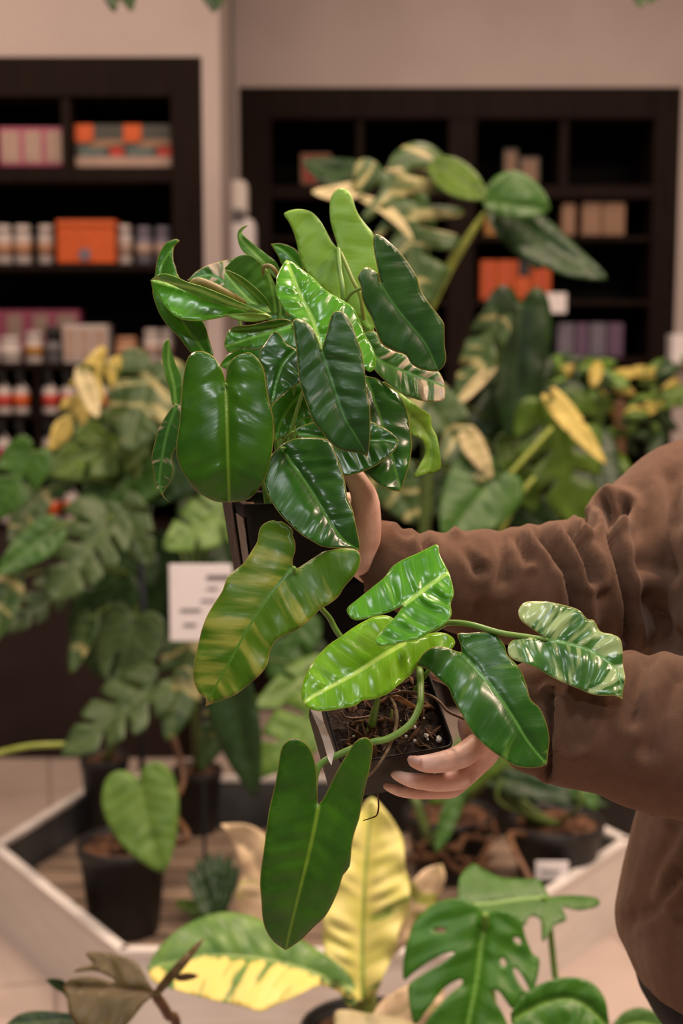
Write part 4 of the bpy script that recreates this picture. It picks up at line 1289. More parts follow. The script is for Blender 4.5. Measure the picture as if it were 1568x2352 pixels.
stem(o, [top, P(405, 2400, 1.95), P(385, 2330, 1.92), P(360, 2290, 1.9)], .007, 'stem_brown')
leaf(o, F_([(215, 1135), (260, 1130), (310, 1150), (330, 1230), (300, 1200), (250, 1170)]), F_([(320, 1210), (260, 1160), (218, 1135)]), 1.95, 'bk_dark', 'bk_green', thick=.001)
leaf(o, F_([(30, 1345), (90, 1300), (180, 1282), (300, 1290), (380, 1300), (375, 1350), (300, 1420), (100, 1420)]), F_([(380, 1320), (200, 1330), (30, 1350)]), 1.9, 'bk_dark', 'bk_green', thick=.001, sy=-.8)
stem(o, [top, F_([(330, 1350)])[0] and P(*F_([(380, 1320)])[0], 1.9)], .004, 'stem_brown')

# hanging baskets above the picture, only the trailing tips come down into it
for i, (px, tips, lab) in enumerate([(380, [(250, -60, 262, 28), (285, -60, 302, 26), (470, -70, 492, 30), (505, -70, 500, 22)], 'trailing leaf tips hanging from the top edge over the left wall'),
                                     (1480, [(1465, -60, 1472, 18), (1520, -60, 1490, 8), (1440, -80, 1420, -10)], 'trailing leaf tips hanging from the top edge over the right wall')]):
    d = 3.2
    c = P(px, -330, d)
    o = thing('hanging_basket', lab, 'hanging plant', c, 'hanging baskets')
    MB().lathe(c, [(.09, 0), (.13, .12), (.125, .12), (.11, .06)], 24).build('basket', MT['pot_back'], o, True)
    for s_ in (-.11, .11):
        MB().tube([c + Vector((s_, 0, .115)), Vector((c.x, c.y, CEIL))], .002, seg=5, sub=1).build('cord', MT['ink'], o)
    for (x0, y0, x1, y1) in tips:
        stem(o, [c + Vector((0, 0, .1)), P(px + (x0 - px) * 1.1, -260, d), P(x0, y0, d)], .003, 'stem_back')
        tleaf(o, (x0, y0), (x1, y1), 24, 26, d, 'bk_dark')

# ================================================================== the two held plants
def square_pot(parent, corners, w, h, taper, mats, soil_drop=.012):
    """corners: four world points of the rim (front-left, front-right, back-right, back-left); w: unit vector down"""
    c = sum(corners, Vector()) / 4
    def ring(k, z): return [c + (p - c) * k + w * z for p in corners]
    def rr(k, z, n=5, rad=.16):
        q = ring(k, z)
        out = []
        for i in range(4):
            a, b, d = q[i - 1], q[i], q[(i + 1) % 4]
            p0, p1 = b + (a - b) * rad * .5, b + (d - b) * rad * .5
            for j in range(n):
                t = j / (n - 1)
                out.append(p0 * (1 - t) ** 2 + b * 2 * t * (1 - t) + p1 * t * t)
        return out
    prof = [(.945, soil_drop + .006), (.955, .003), (.965, 0), (.995, 0), (1.0, .0015), (.995, .010), (.97, .012), (taper, h - .003), (taper * .95, h)]
    MB().rings([rr(k, z) for k, z in prof]).build('pot', mats, parent, True)
    # soil
    n = 26
    q = ring(.945, soil_drop)
    vs, fs = [], []
    for i in range(n + 1):
        for j in range(n + 1):
            u, v = i / n, j / n
            p = (q[0] * (1 - u) + q[1] * u) * (1 - v) + (q[3] * (1 - u) + q[2] * u) * v
            p = p - w * (.004 * mnoise.noise(p * 160) + .005 * mnoise.noise(p * 60))
            vs.append(p)
    for i in range(n):
        for j in range(n):
            a = i * (n + 1) + j
            fs.append((a, a + n + 1, a + n + 2, a + 1))
    MB().add(vs, fs).build('soil', MT['soil'], parent, True)
    return c


# ---- upper plant
UPD = 1.30
cU = P(655, 1140, UPD)
yaw = R(14)
ux, vy = Vector((math.cos(yaw), math.sin(yaw), 0)), Vector((-math.sin(yaw), math.cos(yaw), 0))
wd = Vector((0, 0, -1))
hs = .0475
corners = [cU - ux * hs - vy * hs, cU + ux * hs - vy * hs, cU + ux * hs + vy * hs, cU - ux * hs + vy * hs]
potU = thing('potted_philodendron', 'upper held philodendron, a dense clump of dark glossy heart leaves in a black pot', 'potted plant', cU + wd * .09)
square_pot(potU, corners, wd, .09, .74, MT['pot'])
# bark sleeve and grey sticker on the left face
def face_quad(u0, u1, z0, z1, off=.0015, th=.001):
    pts = []
    for (u, z) in ((u0, z1), (u1, z1), (u1, z0), (u0, z0)):
        k = 1 - (1 - .74) * z / .09
        pts.append(cU + (-ux * hs + vy * (hs * (2 * u - 1))) * k + wd * z - ux * off)
    back = [p + ux * th for p in pts]
    return MB().add(pts + back, [(0, 1, 2, 3), (7, 6, 5, 4), (0, 4, 5, 1), (1, 5, 6, 2), (2, 6, 7, 3), (3, 7, 4, 0)])
face_quad(.45, 1.05, .004, .088, off=.004).build('bark_sleeve', MT['tag_bark'], potU, label='mottled dark bark on the side of the pot')
face_quad(.02, .42, .013, .088).build('sticker', MT['tag_grey'], potU, label='grey sticker on the side of the pot')

U = {}
def UL(key, outline, mid, d, mat='dark', **kw):
    o = leaf(potU, A_(outline), A_(mid), d, mat, kw.pop('back', 'under'), **kw)
    U[key] = (A_([mid[0]])[0], d, kw)
    return o

UL('L1', [(410, 1050), (413, 990), (425, 950), (455, 915), (500, 895), (535, 893), (575, 930), (600, 980), (612, 1060), (625, 1130), (645, 1210), (650, 1300), (642, 1390), (620, 1480), (590, 1550), (545, 1610), (500, 1635),
          (430, 1642), (370, 1640), (320, 1622), (260, 1582), (215, 1520), (180, 1460), (162, 1395), (165, 1330), (178, 1250), (185, 1170), (190, 1080), (200, 1000), (215, 930), (235, 900), (265, 885), (310, 890), (350, 915), (385, 965), (402, 1010)],
   [(410, 1052), (415, 1200), (420, 1400), (428, 1642)], 1.215, 'big', sy=-.12, sx=-.05, bulge=.006, droop=2.2, quilt=.0011, qs=.022, wave=.0006, arch=.004, tip=.012)
UL('L2', [(888, 875), (872, 830), (850, 780), (820, 745), (785, 727), (755, 725), (745, 745), (752, 800), (762, 860), (768, 940), (778, 1030), (800, 1110), (825, 1180), (850, 1240), (890, 1290), (930, 1340), (975, 1375),
          (1040, 1390), (1090, 1400), (1118, 1415), (1130, 1340), (1133, 1250), (1130, 1160), (1115, 1080), (1105, 980), (1090, 890), (1065, 820), (1040, 750), (1010, 700), (975, 685), (945, 695), (928, 740), (912, 800), (897, 850)],
   [(888, 875), (915, 960), (955, 1080), (1000, 1210), (1060, 1310), (1118, 1413)], 1.175, 'grey', sy=-.22, sx=.05, bulge=.005, droop=1.5, quilt=.0012, qs=.015, wave=.0008, tip=.012)
UL('L3', [(712, 427), (690, 460), (672, 495), (662, 530), (660, 590), (680, 640), (720, 695), (765, 730), (830, 800), (900, 890), (980, 930), (1060, 960), (1105, 975), (1130, 988), (1155, 970), (1160, 920), (1140, 860), (1110, 810), (1090, 760),
          (1065, 700), (1040, 660), (980, 622), (910, 580), (850, 520), (790, 475), (745, 440)],
   [(888, 872), (850, 740), (800, 640), (760, 545), (712, 427)], 1.215, 'bright', sy=-.55, sx=.15, bulge=.007, droop=2.6, quilt=.0018, qs=.014, wave=.001, wl=.02, seed=1, tip=.01)
UL('L4', [(1185, 547), (1172, 500), (1140, 475), (1115, 465), (1090, 480), (1070, 515), (1078, 540), (1088, 570), (1090, 610), (1110, 665), (1140, 720), (1165, 790), (1195, 850), (1250, 880), (1310, 905), (1340, 950), (1400, 980), (1472, 987),
          (1500, 960), (1512, 920), (1505, 860), (1503, 790), (1500, 745), (1470, 700), (1430, 650), (1385, 580), (1368, 520), (1340, 470), (1290, 400), (1240, 350), (1195, 312), (1160, 300), (1148, 320), (1150, 370), (1163, 440), (1178, 510)],
   [(1185, 550), (1250, 650), (1330, 750), (1410, 850), (1472, 985)], 1.235, 'grey', sy=-.10, sx=.30, bulge=.004, droop=1.0, quilt=.0006, wave=.0008, seed=2)
UL('L5', [(968, 372), (940, 335), (910, 280), (880, 230), (840, 190), (790, 175), (740, 178), (700, 198), (720, 230), (740, 270), (755, 310), (768, 360), (780, 420), (800, 470), (850, 530), (920, 600), (985, 660), (1060, 730), (1140, 790),
          (1165, 740), (1160, 650), (1165, 560), (1175, 470), (1168, 400), (1158, 350), (1145, 295), (1110, 250), (1080, 210), (1060, 170), (1045, 120), (1020, 80), (985, 69), (950, 90), (932, 130), (930, 200), (942, 270), (966, 345)],
   [(970, 378), (1010, 480), (1060, 600), (1140, 790)], 1.305, 'under', back='mid', sy=-.15, sx=.1, bulge=-.003, droop=.8, quilt=.0006, qs=.02, wave=.001)
UL('L6', [(650, 790), (620, 830), (585, 880), (575, 930), (600, 970), (610, 1030), (620, 1100), (637, 1155), (680, 1115), (730, 1075), (790, 1030), (800, 950), (780, 890), (745, 865), (710, 845), (685, 805)],
   [(775, 865), (705, 935), (665, 1035), (640, 1152)], 1.25, 'dark', sy=-.45, sx=-.1, bulge=.006, quilt=.0016, qs=.017, wave=.001)
UL('L7', [(640, 1160), (650, 1230), (655, 1335), (700, 1312), (740, 1272), (800, 1227), (845, 1200), (850, 1120), (810, 1040), (760, 1040), (710, 1090)],
   [(820, 1070), (745, 1145), (690, 1230), (655, 1335)], 1.275, 'mid', sy=-.3, sx=-.2, quilt=.001, wave=.001)
UL('L8', [(655, 1385), (622, 1430), (603, 1510), (605, 1560), (640, 1640), (690, 1710), (750, 1770), (800, 1810), (850, 1840), (900, 1865), (980, 1870), (1040, 1872), (1076, 1882), (1080, 1850), (1060, 1750), (1045, 1680), (1020, 1620),
          (1010, 1560), (1000, 1515), (985, 1460), (960, 1400), (930, 1335), (880, 1320), (820, 1318), (760, 1322), (700, 1345)],
   [(690, 1370), (735, 1440), (790, 1515), (855, 1615), (930, 1740), (1000, 1830), (1076, 1880)], 1.215, 'dark', sy=-.5, sx=.1, bulge=.005, droop=1.2, quilt=.0012, qs=.013, wave=.0006, tip=.01)
UL('L9', [(740, 1290), (800, 1255), (900, 1230), (1020, 1215), (1130, 1235), (1180, 1258), (1235, 1290), (1276, 1332), (1255, 1380), (1210, 1422), (1150, 1462), (1080, 1492), (1010, 1508), (975, 1480), (940, 1430), (880, 1370), (800, 1330)],
   [(745, 1290), (900, 1320), (1060, 1330), (1276, 1332)], 1.245, 'dark', sy=-.5, sx=.05, bulge=.005, droop=1.5, quilt=.0012, wave=.0008, seed=3)
UL('L10', [(1105, 1010), (1160, 1020), (1220, 1060), (1280, 1110), (1310, 1160), (1325, 1220), (1335, 1300), (1340, 1370), (1325, 1460), (1300, 1540), (1286, 1587), (1230, 1578), (1170, 1545), (1130, 1510), (1095, 1480), (1060, 1380), (1050, 1200), (1070, 1080)],
   [(1110, 1015), (1170, 1180), (1230, 1370), (1286, 1587)], 1.265, 'dark', sy=-.35, sx=.35, bulge=.004, droop=2.5, quilt=.0012, qs=.02, wave=.0008)
UL('L11', [(1200, 1040), (1260, 1075), (1310, 1115), (1370, 1160), (1432, 1205), (1440, 1260), (1465, 1310), (1475, 1360), (1487, 1462), (1460, 1492), (1400, 1502), (1350, 1516), (1382, 1450), (1405, 1400), (1400, 1340), (1365, 1312), (1320, 1300), (1260, 1250), (1210, 1150)],
   [(1200, 1045), (1300, 1170), (1400, 1280), (1440, 1380), (1420, 1500)], 1.315, 'under', back='mid', sy=-.1, sx=.3, quilt=.0008, wave=.003, wl=.04)
UL('L12', [(1100, 800), (1160, 790), (1190, 850), (1250, 885), (1310, 905), (1350, 955), (1400, 980), (1470, 985), (1502, 1040), (1507, 1110), (1490, 1132), (1420, 1137), (1350, 1122), (1290, 1097), (1230, 1052), (1160, 985), (1110, 900)],
   [(1105, 850), (1180, 930), (1300, 985), (1400, 1020), (1500, 1060)], 1.285, 'silver', sy=-.5, sx=.2, quilt=.0016, qs=.010, wave=.001)
# rolled leaf on the left: bright hollow half and curled-over lip in one blade
pa = leaf_patch(A_([(36, 530), (44, 575), (72, 610), (110, 662), (150, 702), (200, 727), (270, 733), (350, 723), (430, 706), (520, 696), (600, 702), (642, 716), (600, 690), (500, 665), (400, 640), (300, 605), (220, 570), (140, 540), (85, 520)]),
                A_([(640, 712), (450, 660), (250, 590), (36, 530)]), 1.262, sy=-.9, sx=-.02, bulge=-.012, droop=0, quilt=.0004, wave=.0008)
pb = leaf_patch(A_([(36, 530), (60, 512), (95, 499), (150, 510), (220, 542), (300, 566), (400, 606), (480, 641), (560, 676), (620, 698), (640, 714), (590, 706), (480, 676), (380, 650), (290, 622), (200, 580), (120, 545), (70, 530)]),
                A_([(640, 712), (450, 652), (250, 572), (36, 530)]), 1.248, sy=.6, sx=-.02, bulge=.006, droop=2, quilt=.0004, wave=.0006)
make_leaf(potU, [pa, pb], [LM['bright'], LM['under']])
U['L13'] = (A_([(640, 712)])[0], 1.262, {})
pc = leaf_patch(A_([(400, 705), (520, 694), (600, 700), (642, 716), (600, 732), (540, 740), (470, 730)]), A_([(642, 716), (520, 715), (400, 705)]), 1.255, sy=.3, quilt=.0003)
make_leaf(potU, [pc], [LM['under'], LM['bright']])
UL('L14', [(56, 505), (65, 440), (80, 390), (110, 345), (140, 330), (165, 324), (180, 335), (152, 362), (145, 395), (148, 440), (158, 462), (165, 492), (190, 540), (250, 640), (300, 740), (330, 840), (346, 905), (300, 915), (240, 897), (180, 820), (120, 760), (75, 690), (45, 600), (48, 555)],
   [(310, 900), (210, 760), (110, 600), (85, 470), (175, 328)], 1.30, 'mid', sy=-.2, sx=-.3, bulge=.004, quilt=.0006, wave=.001)
pa = leaf_patch(A_([(405, 478), (425, 450), (445, 428), (480, 407), (530, 404), (570, 430), (600, 460), (625, 490), (650, 540), (670, 600), (680, 690), (640, 700), (600, 640), (560, 592), (500, 540), (450, 505)]),
                A_([(610, 460), (640, 560), (660, 690)]), 1.30, sy=.3, sx=.1, bulge=.002, quilt=.0006)
pb = leaf_patch(A_([(405, 480), (450, 505), (500, 542), (560, 595), (610, 645), (636, 690), (600, 690), (540, 668), (470, 632), (410, 600), (403, 540)]),
                A_([(640, 690), (520, 620), (405, 490)]), 1.285, sy=-.4, sx=.1, bulge=.004, quilt=.0006)
pc = leaf_patch(A_([(405, 478), (440, 490), (500, 522), (560, 570), (605, 615), (630, 655), (637, 692), (600, 668), (550, 618), (490, 560), (430, 515)]),
                A_([(637, 690), (540, 590), (405, 480)]), 1.272, sy=.8, bulge=.003, droop=3, quilt=.0002)
make_leaf(potU, [pa, pb, pc], [LM['under2'], LM['mid']])
U['L15'] = (A_([(640, 640)])[0], 1.30, {})
UL('L16', [(220, 532), (260, 490), (310, 460), (370, 440), (445, 425), (470, 440), (450, 500), (440, 560), (420, 580), (360, 570), (300, 552)], [(440, 570), (340, 505), (222, 532)], 1.325, 'silver', sy=-.5, sx=-.1, quilt=.0014, qs=.010)
UL('L17', [(525, 254), (490, 266), (470, 295), (475, 345), (500, 390), (540, 412), (580, 440), (620, 480), (660, 520), (690, 510), (665, 445), (600, 390), (550, 350), (505, 310), (492, 285)], [(680, 510), (560, 400), (482, 310), (520, 256)], 1.335, 'under2', back='mid', sx=.2, quilt=.0005)
UL('L18', [(635, 350), (680, 346), (730, 360), (770, 390), (795, 450), (800, 500), (760, 490), (720, 465), (690, 450), (672, 410)], [(795, 495), (720, 400), (636, 350)], 1.345, 'mid', sx=-.2, quilt=.0006)
pa = leaf_patch(A_([(435, 775), (480, 785), (560, 780), (640, 765), (720, 745), (745, 745), (765, 800), (760, 870), (700, 840), (650, 800), (610, 850), (560, 880), (500, 870), (430, 892), (400, 855), (415, 800)]),
                A_([(745, 760), (600, 800), (440, 850)]), 1.285, sy=-.6, bulge=.004, quilt=.001)
pb = leaf_patch(A_([(435, 772), (460, 762), (540, 755), (620, 736), (690, 726), (735, 735), (745, 745), (700, 760), (640, 775), (560, 792), (480, 795), (440, 788)]),
                A_([(745, 742), (600, 765), (437, 778)]), 1.27, sy=.8, bulge=.003, quilt=.0003)
make_leaf(potU, [pa, pb], [LM['mid'], LM['under']])
U['L19'] = (A_([(745, 760)])[0], 1.285, {})
UL('L20', [(125, 820), (100, 850), (92, 900), (100, 960), (110, 1010), (130, 1080), (145, 1152), (160, 1160), (180, 1150), (190, 1080), (185, 1000), (160, 950), (140, 890)], [(160, 1158), (150, 1050), (125, 940), (125, 820)], 1.275, 'under2', back='silver', sx=.6, quilt=.0004)
UL('L21', [(160, 1150), (145, 1160), (110, 1210), (75, 1270), (55, 1340), (40, 1420), (50, 1500), (65, 1570), (100, 1617), (126, 1640), (97, 1600), (130, 1540), (145, 1480), (140, 1410), (165, 1360), (185, 1300), (182, 1230), (186, 1165)],
   [(165, 1155), (120, 1280), (90, 1430), (80, 1560), (124, 1638)], 1.27, 'silver', sx=-.5, quilt=.001, wave=.001)
# inner leaves seen only in the gaps
UL('L22', [(380, 960), (400, 925), (440, 890), (520, 850), (600, 870), (600, 960), (560, 1000), (470, 1000)], [(600, 930), (480, 920), (385, 960)], 1.32, 'mid', sy=-.2)
UL('L23', [(560, 1000), (640, 960), (760, 980), (900, 1100), (960, 1280), (900, 1400), (760, 1360), (640, 1240)], [(600, 1000), (760, 1180), (900, 1400)], 1.315, 'mid', sy=-.2)
UL('L24', [(600, 560), (700, 620), (820, 760), (900, 900), (820, 960), (700, 860), (620, 720)], [(820, 960), (720, 760), (600, 560)], 1.335, 'mid', sy=-.2)
UL('L25', [(900, 560), (1040, 640), (1140, 760), (1180, 900), (1080, 960), (960, 820)], [(1080, 960), (1020, 760), (900, 560)], 1.34, 'mid', sy=-.2)
# petioles
soilU = cU + wd * .012
def upet(key, via=None, mat='petiole', r=.0017):
    (bx, by), d, kw = U[key]
    b3 = P(bx, by, d + .002)
    rs = soilU + Vector((random.uniform(-.02, .02), random.uniform(-.02, .02), 0))
    m = (rs + b3) / 2 + Vector((0, .015, .02)) if via is None else P(*via)
    stem(potU, [rs, m, b3], [r * 1.3, r, r * .8], mat)
for k_ in ['L1', 'L2', 'L6', 'L7', 'L8', 'L9', 'L10', 'L11', 'L12', 'L14', 'L16', 'L17', 'L18', 'L19', 'L20', 'L22', 'L23', 'L24', 'L25']:
    upet(k_)
def apx(pts, d): return [P(*A_([(x, y)])[0], d_) for (x, y), d_ in zip(pts, d)]
stem(potU, [*apx([(971, 378), (980, 480), (996, 620), (960, 900)], [1.298, 1.285, 1.275, 1.30]), soilU], [.0026, .0023, .0022, .002, .002], 'petiole')
stem(potU, [*apx([(985, 392), (1040, 520), (1090, 650), (1060, 900)], [1.300, 1.288, 1.29, 1.31]), soilU], [.0017, .0018, .0019, .002, .002], 'petiole_yellow')
stem(potU, [*apx([(1190, 552), (1085, 572), (1010, 640), (940, 900)], [1.236, 1.262, 1.28, 1.31]), soilU], [.0016, .0016, .0016, .002, .002], 'petiole')
stem(potU, apx([(235, 545), (270, 535), (340, 560), (430, 605), (500, 645)], [1.25, 1.247, 1.25, 1.26, 1.28]), [.002, .0035, .0038, .0036, .003], 'petiole_brown')
stem(potU, apx([(598, 500), (600, 465), (630, 460), (660, 490), (690, 560), (720, 700)], [1.295, 1.285, 1.283, 1.285, 1.30, 1.31]), [.0014, .002, .0022, .0022, .002, .002], 'petiole_brown')
stem(potU, apx([(888, 880), (870, 840), (850, 950)], [1.178, 1.19, 1.25]), .0016, 'petiole')
mb = MB()
for k in range(30):
    u, v = random.uniform(-.9, .9), random.uniform(-.9, .9)
    p = soilU + ux * hs * u * .85 + vy * hs * v * .85
    mb.blob(p, (.006, .004, .004), seed=k, seg=6, rg=4)
mb.build('bark', MT['bark'], potU, True, kind='stuff')

# ---- lower plant
s27 = 1.0 / (FPX / 1.21)
right, upv, fwd = Vector((1, 0, 0)), Vector((0, SP, CP)), Vector((0, CP, -SP))
def img_vec(x, y, z): return (right * x - upv * y + fwd * z) * s27
uL = img_vec(259, -30, 74)
vL = img_vec(-66, -212, 158)
cL = P(878, 1617, 1.212)
wL = -(uL.cross(vL)).normalized()
vL = -(uL.cross(wL)).normalized() * vL.length * (1 if (uL.cross(wL)).dot(vL) < 0 else -1)
if wL.z > 0: wL = -wL
corners = [cL - uL / 2 - vL / 2, cL + uL / 2 - vL / 2, cL + uL / 2 + vL / 2, cL - uL / 2 + vL / 2]
potL = thing('potted_philodendron', 'lower held philodendron with few large spread leaves in a tilted black square pot', 'potted plant', cL + wL * .075)
square_pot(potL, corners, wL, .078, .90, MT['pot'], soil_drop=.010)
sL = cL + wL * .010
def on_soil(px, py, up=0.0):
    r = ray(px, py)
    t = (sL - CAM).dot(wL) / r.dot(wL)
    return CAM + r * t - wL * up
chips = MB()
rng = random.Random(3)
for k in range(70):
    u, v = rng.uniform(-.43, .43), rng.uniform(-.43, .43)
    p = sL + uL * u + vL * v - wL * rng.uniform(.0, .005)
    a = (uL.normalized() * rng.uniform(-1, 1) + vL.normalized() * rng.uniform(-1, 1) - wL * rng.uniform(-.1, .5)).normalized() * rng.uniform(.004, .013)
    chips.tube([p - a, p + a * .2, p + a], [.0008, rng.uniform(.0012, .0028), .0006], seg=6, sub=2)
chips.build('bark', MT['bark'], potL, True, kind='stuff')
fib = MB()
for k in range(46):
    u, v = rng.uniform(-.43, .43), rng.uniform(-.43, .43)
    p = sL + uL * u + vL * v - wL * .003
    a = (uL.normalized() * rng.uniform(-1, 1) + vL.normalized() * rng.uniform(-1, 1) - wL * rng.uniform(0, .6)).normalized() * rng.uniform(.004, .012)
    fib.tube([p - a, p - wL * .002, p + a], .00035, seg=5, sub=3)
fib.build('fibre', MT['vine_brown'], potL, True, kind='stuff')
for (x, y, r) in [(865, 610, 18), (965, 680, 20), (975, 710, 9), (1065, 710, 24), (870, 720, 14), (800, 685, 13), (758, 695, 9), (820, 553, 7), (795, 543, 5), (760, 558, 6), (385, 685, 12), (945, 540, 8), (1060, 690, 12)]:
    q = D_([(x, y)])[0]
    rr = r / 3.484 * s27
    MB().blob(on_soil(q[0], q[1], .004), (rr, rr * .9, rr), seed=x, amp=.5, seg=9, rg=7).build('perlite', MT['perlite'], potL, False)

def BL(outline, mid, d, mat, **kw):
    return leaf(potL, outline, mid, d, mat, kw.pop('back', 'under'), **kw)
BL(B_([(603, 292), (598, 255), (612, 200), (610, 150), (597, 118), (600, 90), (570, 60), (535, 40), (515, 43), (488, 35), (440, 55), (415, 90), (405, 150), (370, 210), (330, 270), (280, 310), (240, 350), (215, 420), (170, 490), (130, 560), (100, 640), (80, 730),
       (60, 800), (55, 870), (65, 930), (90, 980), (125, 1010), (122, 1050), (200, 1022), (290, 985), (360, 930), (420, 880), (460, 820), (470, 770), (500, 700), (560, 660), (620, 635), (690, 580), (750, 520), (800, 490), (850, 450), (880, 400), (940, 330),
       (965, 280), (968, 230), (950, 200), (900, 188), (840, 192), (770, 205), (720, 235), (660, 275), (625, 296)]),
   B_([(605, 295), (560, 340), (470, 450), (370, 600), (270, 780), (190, 920), (122, 1050)]), 1.19, 'banded', sy=-.25, sx=-.15, bulge=.003, droop=.8, quilt=.0008, qs=.018, wave=.0012, arch=.006, label='large leaf with yellow bands on one half')
BL(B_([(1200, 497), (1150, 525), (1080, 550), (1000, 570), (950, 580), (915, 566), (895, 535), (900, 510), (960, 460), (1040, 395), (1100, 345), (1140, 290), (1200, 250), (1280, 215), (1340, 185), (1388, 168), (1400, 220), (1422, 265), (1450, 318), (1465, 370), (1478, 440),
       (1460, 490), (1465, 550), (1430, 600), (1360, 640), (1290, 680), (1200, 700), (1130, 715), (1075, 722), (1050, 700), (1060, 670), (1110, 610), (1160, 560), (1190, 515)]),
   B_([(1203, 495), (1300, 425), (1380, 365), (1450, 318)]), 1.135, 'bright', sy=-.75, sx=-.1, bulge=.004, droop=1.6, quilt=.0017, qs=.0135, wave=.0008, slant=.35)
BL(B_([(655, 1037), (644, 980), (660, 900), (690, 840), (740, 770), (800, 710), (860, 670), (930, 620), (1000, 580), (1060, 558), (1130, 560), (1180, 610), (1210, 690), (1240, 690), (1300, 665), (1380, 648), (1440, 655), (1480, 685), (1480, 720), (1430, 760), (1330, 790), (1280, 830),
       (1240, 880), (1180, 930), (1120, 980), (1040, 1010), (980, 1018), (940, 1045), (850, 1065), (760, 1076), (690, 1066)]),
   B_([(1212, 702), (1080, 780), (940, 870), (830, 930), (700, 1000), (655, 1037)]), 1.16, 'lime', sy=-.8, sx=.1, bulge=.004, droop=1.6, quilt=.0018, qs=.0145, wave=.0006, slant=.35, tip=.006)
BL([(730, 1848), (728, 1810), (725, 1760), (712, 1720), (690, 1700), (668, 1698), (648, 1715), (640, 1750), (632, 1800), (620, 1850), (612, 1900), (606, 1950), (600, 1990), (597, 2030), (600, 2070), (603, 2110), (612, 2140), (630, 2165), (656, 2183),
    (690, 2160), (720, 2130), (750, 2100), (775, 2050), (788, 2010), (803, 1990), (808, 1940), (815, 1910), (825, 1880), (830, 1850), (838, 1810), (848, 1770), (856, 1720), (850, 1700), (835, 1694), (815, 1705), (795, 1735), (775, 1770), (755, 1810), (740, 1838)],
   [(732, 1850), (718, 1920), (702, 1990), (682, 2070), (665, 2140), (656, 2183)], 1.13, 'big', sy=.10, sx=.05, bulge=.004, droop=1.5, quilt=.0008, qs=.016, wave=.001, arch=.008)
BL(C_([(645, 647), (640, 600), (622, 545), (680, 540), (740, 535), (790, 535), (830, 550), (870, 600), (890, 660), (930, 700), (960, 740), (990, 820), (1010, 890), (1060, 940), (1095, 1020), (1110, 1100), (1105, 1160), (1097, 1237), (1060, 1250), (1000, 1254), (930, 1242), (860, 1203),
       (790, 1152), (720, 1087), (680, 1030), (640, 960), (600, 890), (575, 830), (530, 790), (470, 735), (412, 710), (415, 690), (450, 640), (500, 612), (560, 615), (620, 637)]),
   C_([(645, 650), (740, 750), (830, 860), (920, 990), (1000, 1120), (1097, 1237)]), 1.145, 'streak', sy=-.4, sx=.15, bulge=.005, droop=1.5, quilt=.0010, qs=.024, wave=.001, arch=.010)
BL(C_([(1090, 572), (1050, 540), (1000, 505), (960, 470), (945, 430), (955, 400), (985, 375), (1060, 370), (1130, 378), (1220, 400), (1270, 420), (1310, 465), (1345, 472), (1380, 530), (1440, 545), (1485, 570), (1498, 630), (1500, 700), (1510, 780), (1500, 840), (1499, 887), (1450, 870),
       (1380, 870), (1310, 855), (1240, 825), (1170, 795), (1100, 760), (1040, 725), (980, 700), (920, 680), (893, 650), (895, 600), (930, 570), (990, 562), (1050, 567)]),
   C_([(1092, 573), (1200, 592), (1320, 630), (1420, 690), (1480, 770), (1499, 887)]), 1.165, 'marble', sy=-.55, sx=.05, bulge=.004, droop=1.2, quilt=.0014, qs=.013, wave=.0022, wl=.025)
def ppx(f, pts, d): return [P(*f([(x, y)])[0], d_) for (x, y), d_ in zip(pts, d)]
# petioles and stalks
stem(potL, [on_soil(968, 1560)] + ppx(D_, [(917, 130), (925, 260), (922, 400), (870, 530), (780, 620), (650, 690), (530, 715)], [1.20, 1.185, 1.17, 1.16, 1.155, 1.152, 1.150]) + ppx(D_, [(300, 800), (100, 930)], [1.150, 1.148]) + [P(722, 1880, 1.143)],
     [.003] * 9 + [.0027, .002], 'petiole')
stem(potL, [on_soil(853, 1660)] + ppx(D_, [(545, 560), (575, 400), (600, 300)], [1.195, 1.188, 1.186]) + [P(*B_([(1212, 702)])[0], 1.178)], [.0034, .0030, .0026, .0024, .002], 'petiole')
stem(potL, [on_soil(845, 1680), on_soil(849, 1655, .012), on_soil(852, 1640, .016)], [.0018, .0016, .0004], 'petiole_yellow', 'shoot')
stem(potL, [on_soil(833, 1672), on_soil(830, 1662, .006)], [.0012, .0004], 'petiole_yellow', 'shoot')
stem(potL, [on_soil(898, 1650), on_soil(897, 1640, .006)], [.0016, .0008], 'petiole_yellow', 'shoot')
stem(potL, [on_soil(860, 1560)] + ppx(B_, [(860, 672), (800, 570), (750, 510), (640, 360), (605, 297)], [1.215, 1.21, 1.205, 1.20, 1.193]), [.0026, .0026, .0025, .0024, .0022, .002], 'petiole')
stem(potL, [on_soil(930, 1560), P(960, 1480, 1.225)] + ppx(C_, [(540, 500), (600, 484), (700, 496), (850, 538), (1000, 560), (1092, 573)], [1.20, 1.188, 1.176, 1.167, 1.168, 1.167]), [.0028, .0026, .0026, .0026, .0026, .0025, .0023, .002], 'petiole')
stem(potL, [on_soil(950, 1590), P(1010, 1510, 1.205), P(*C_([(645, 652)])[0], 1.178)], .0022, 'petiole')
stem(potL, [on_soil(900, 1570), P(950, 1440, 1.225), P(938, 1402, 1.18), P(*B_([(1203, 497)])[0], 1.139)], .0022, 'petiole')
stem(potL, ppx(D_, [(690, 365), (722, 430), (736, 530), (715, 640), (660, 780), (570, 920), (508, 985)], [1.19, 1.175, 1.165, 1.16, 1.155, 1.155, 1.16]), [.0012, .0015, .0015, .0014, .0012, .001, .001], 'dry', 'dry_stalk')
stem(potL, ppx(D_, [(690, 368), (730, 355), (790, 385), (890, 435)], [1.19, 1.19, 1.195, 1.205]), [.001, .0024, .0024, .0014], 'dry_orange', 'dry_stalk')
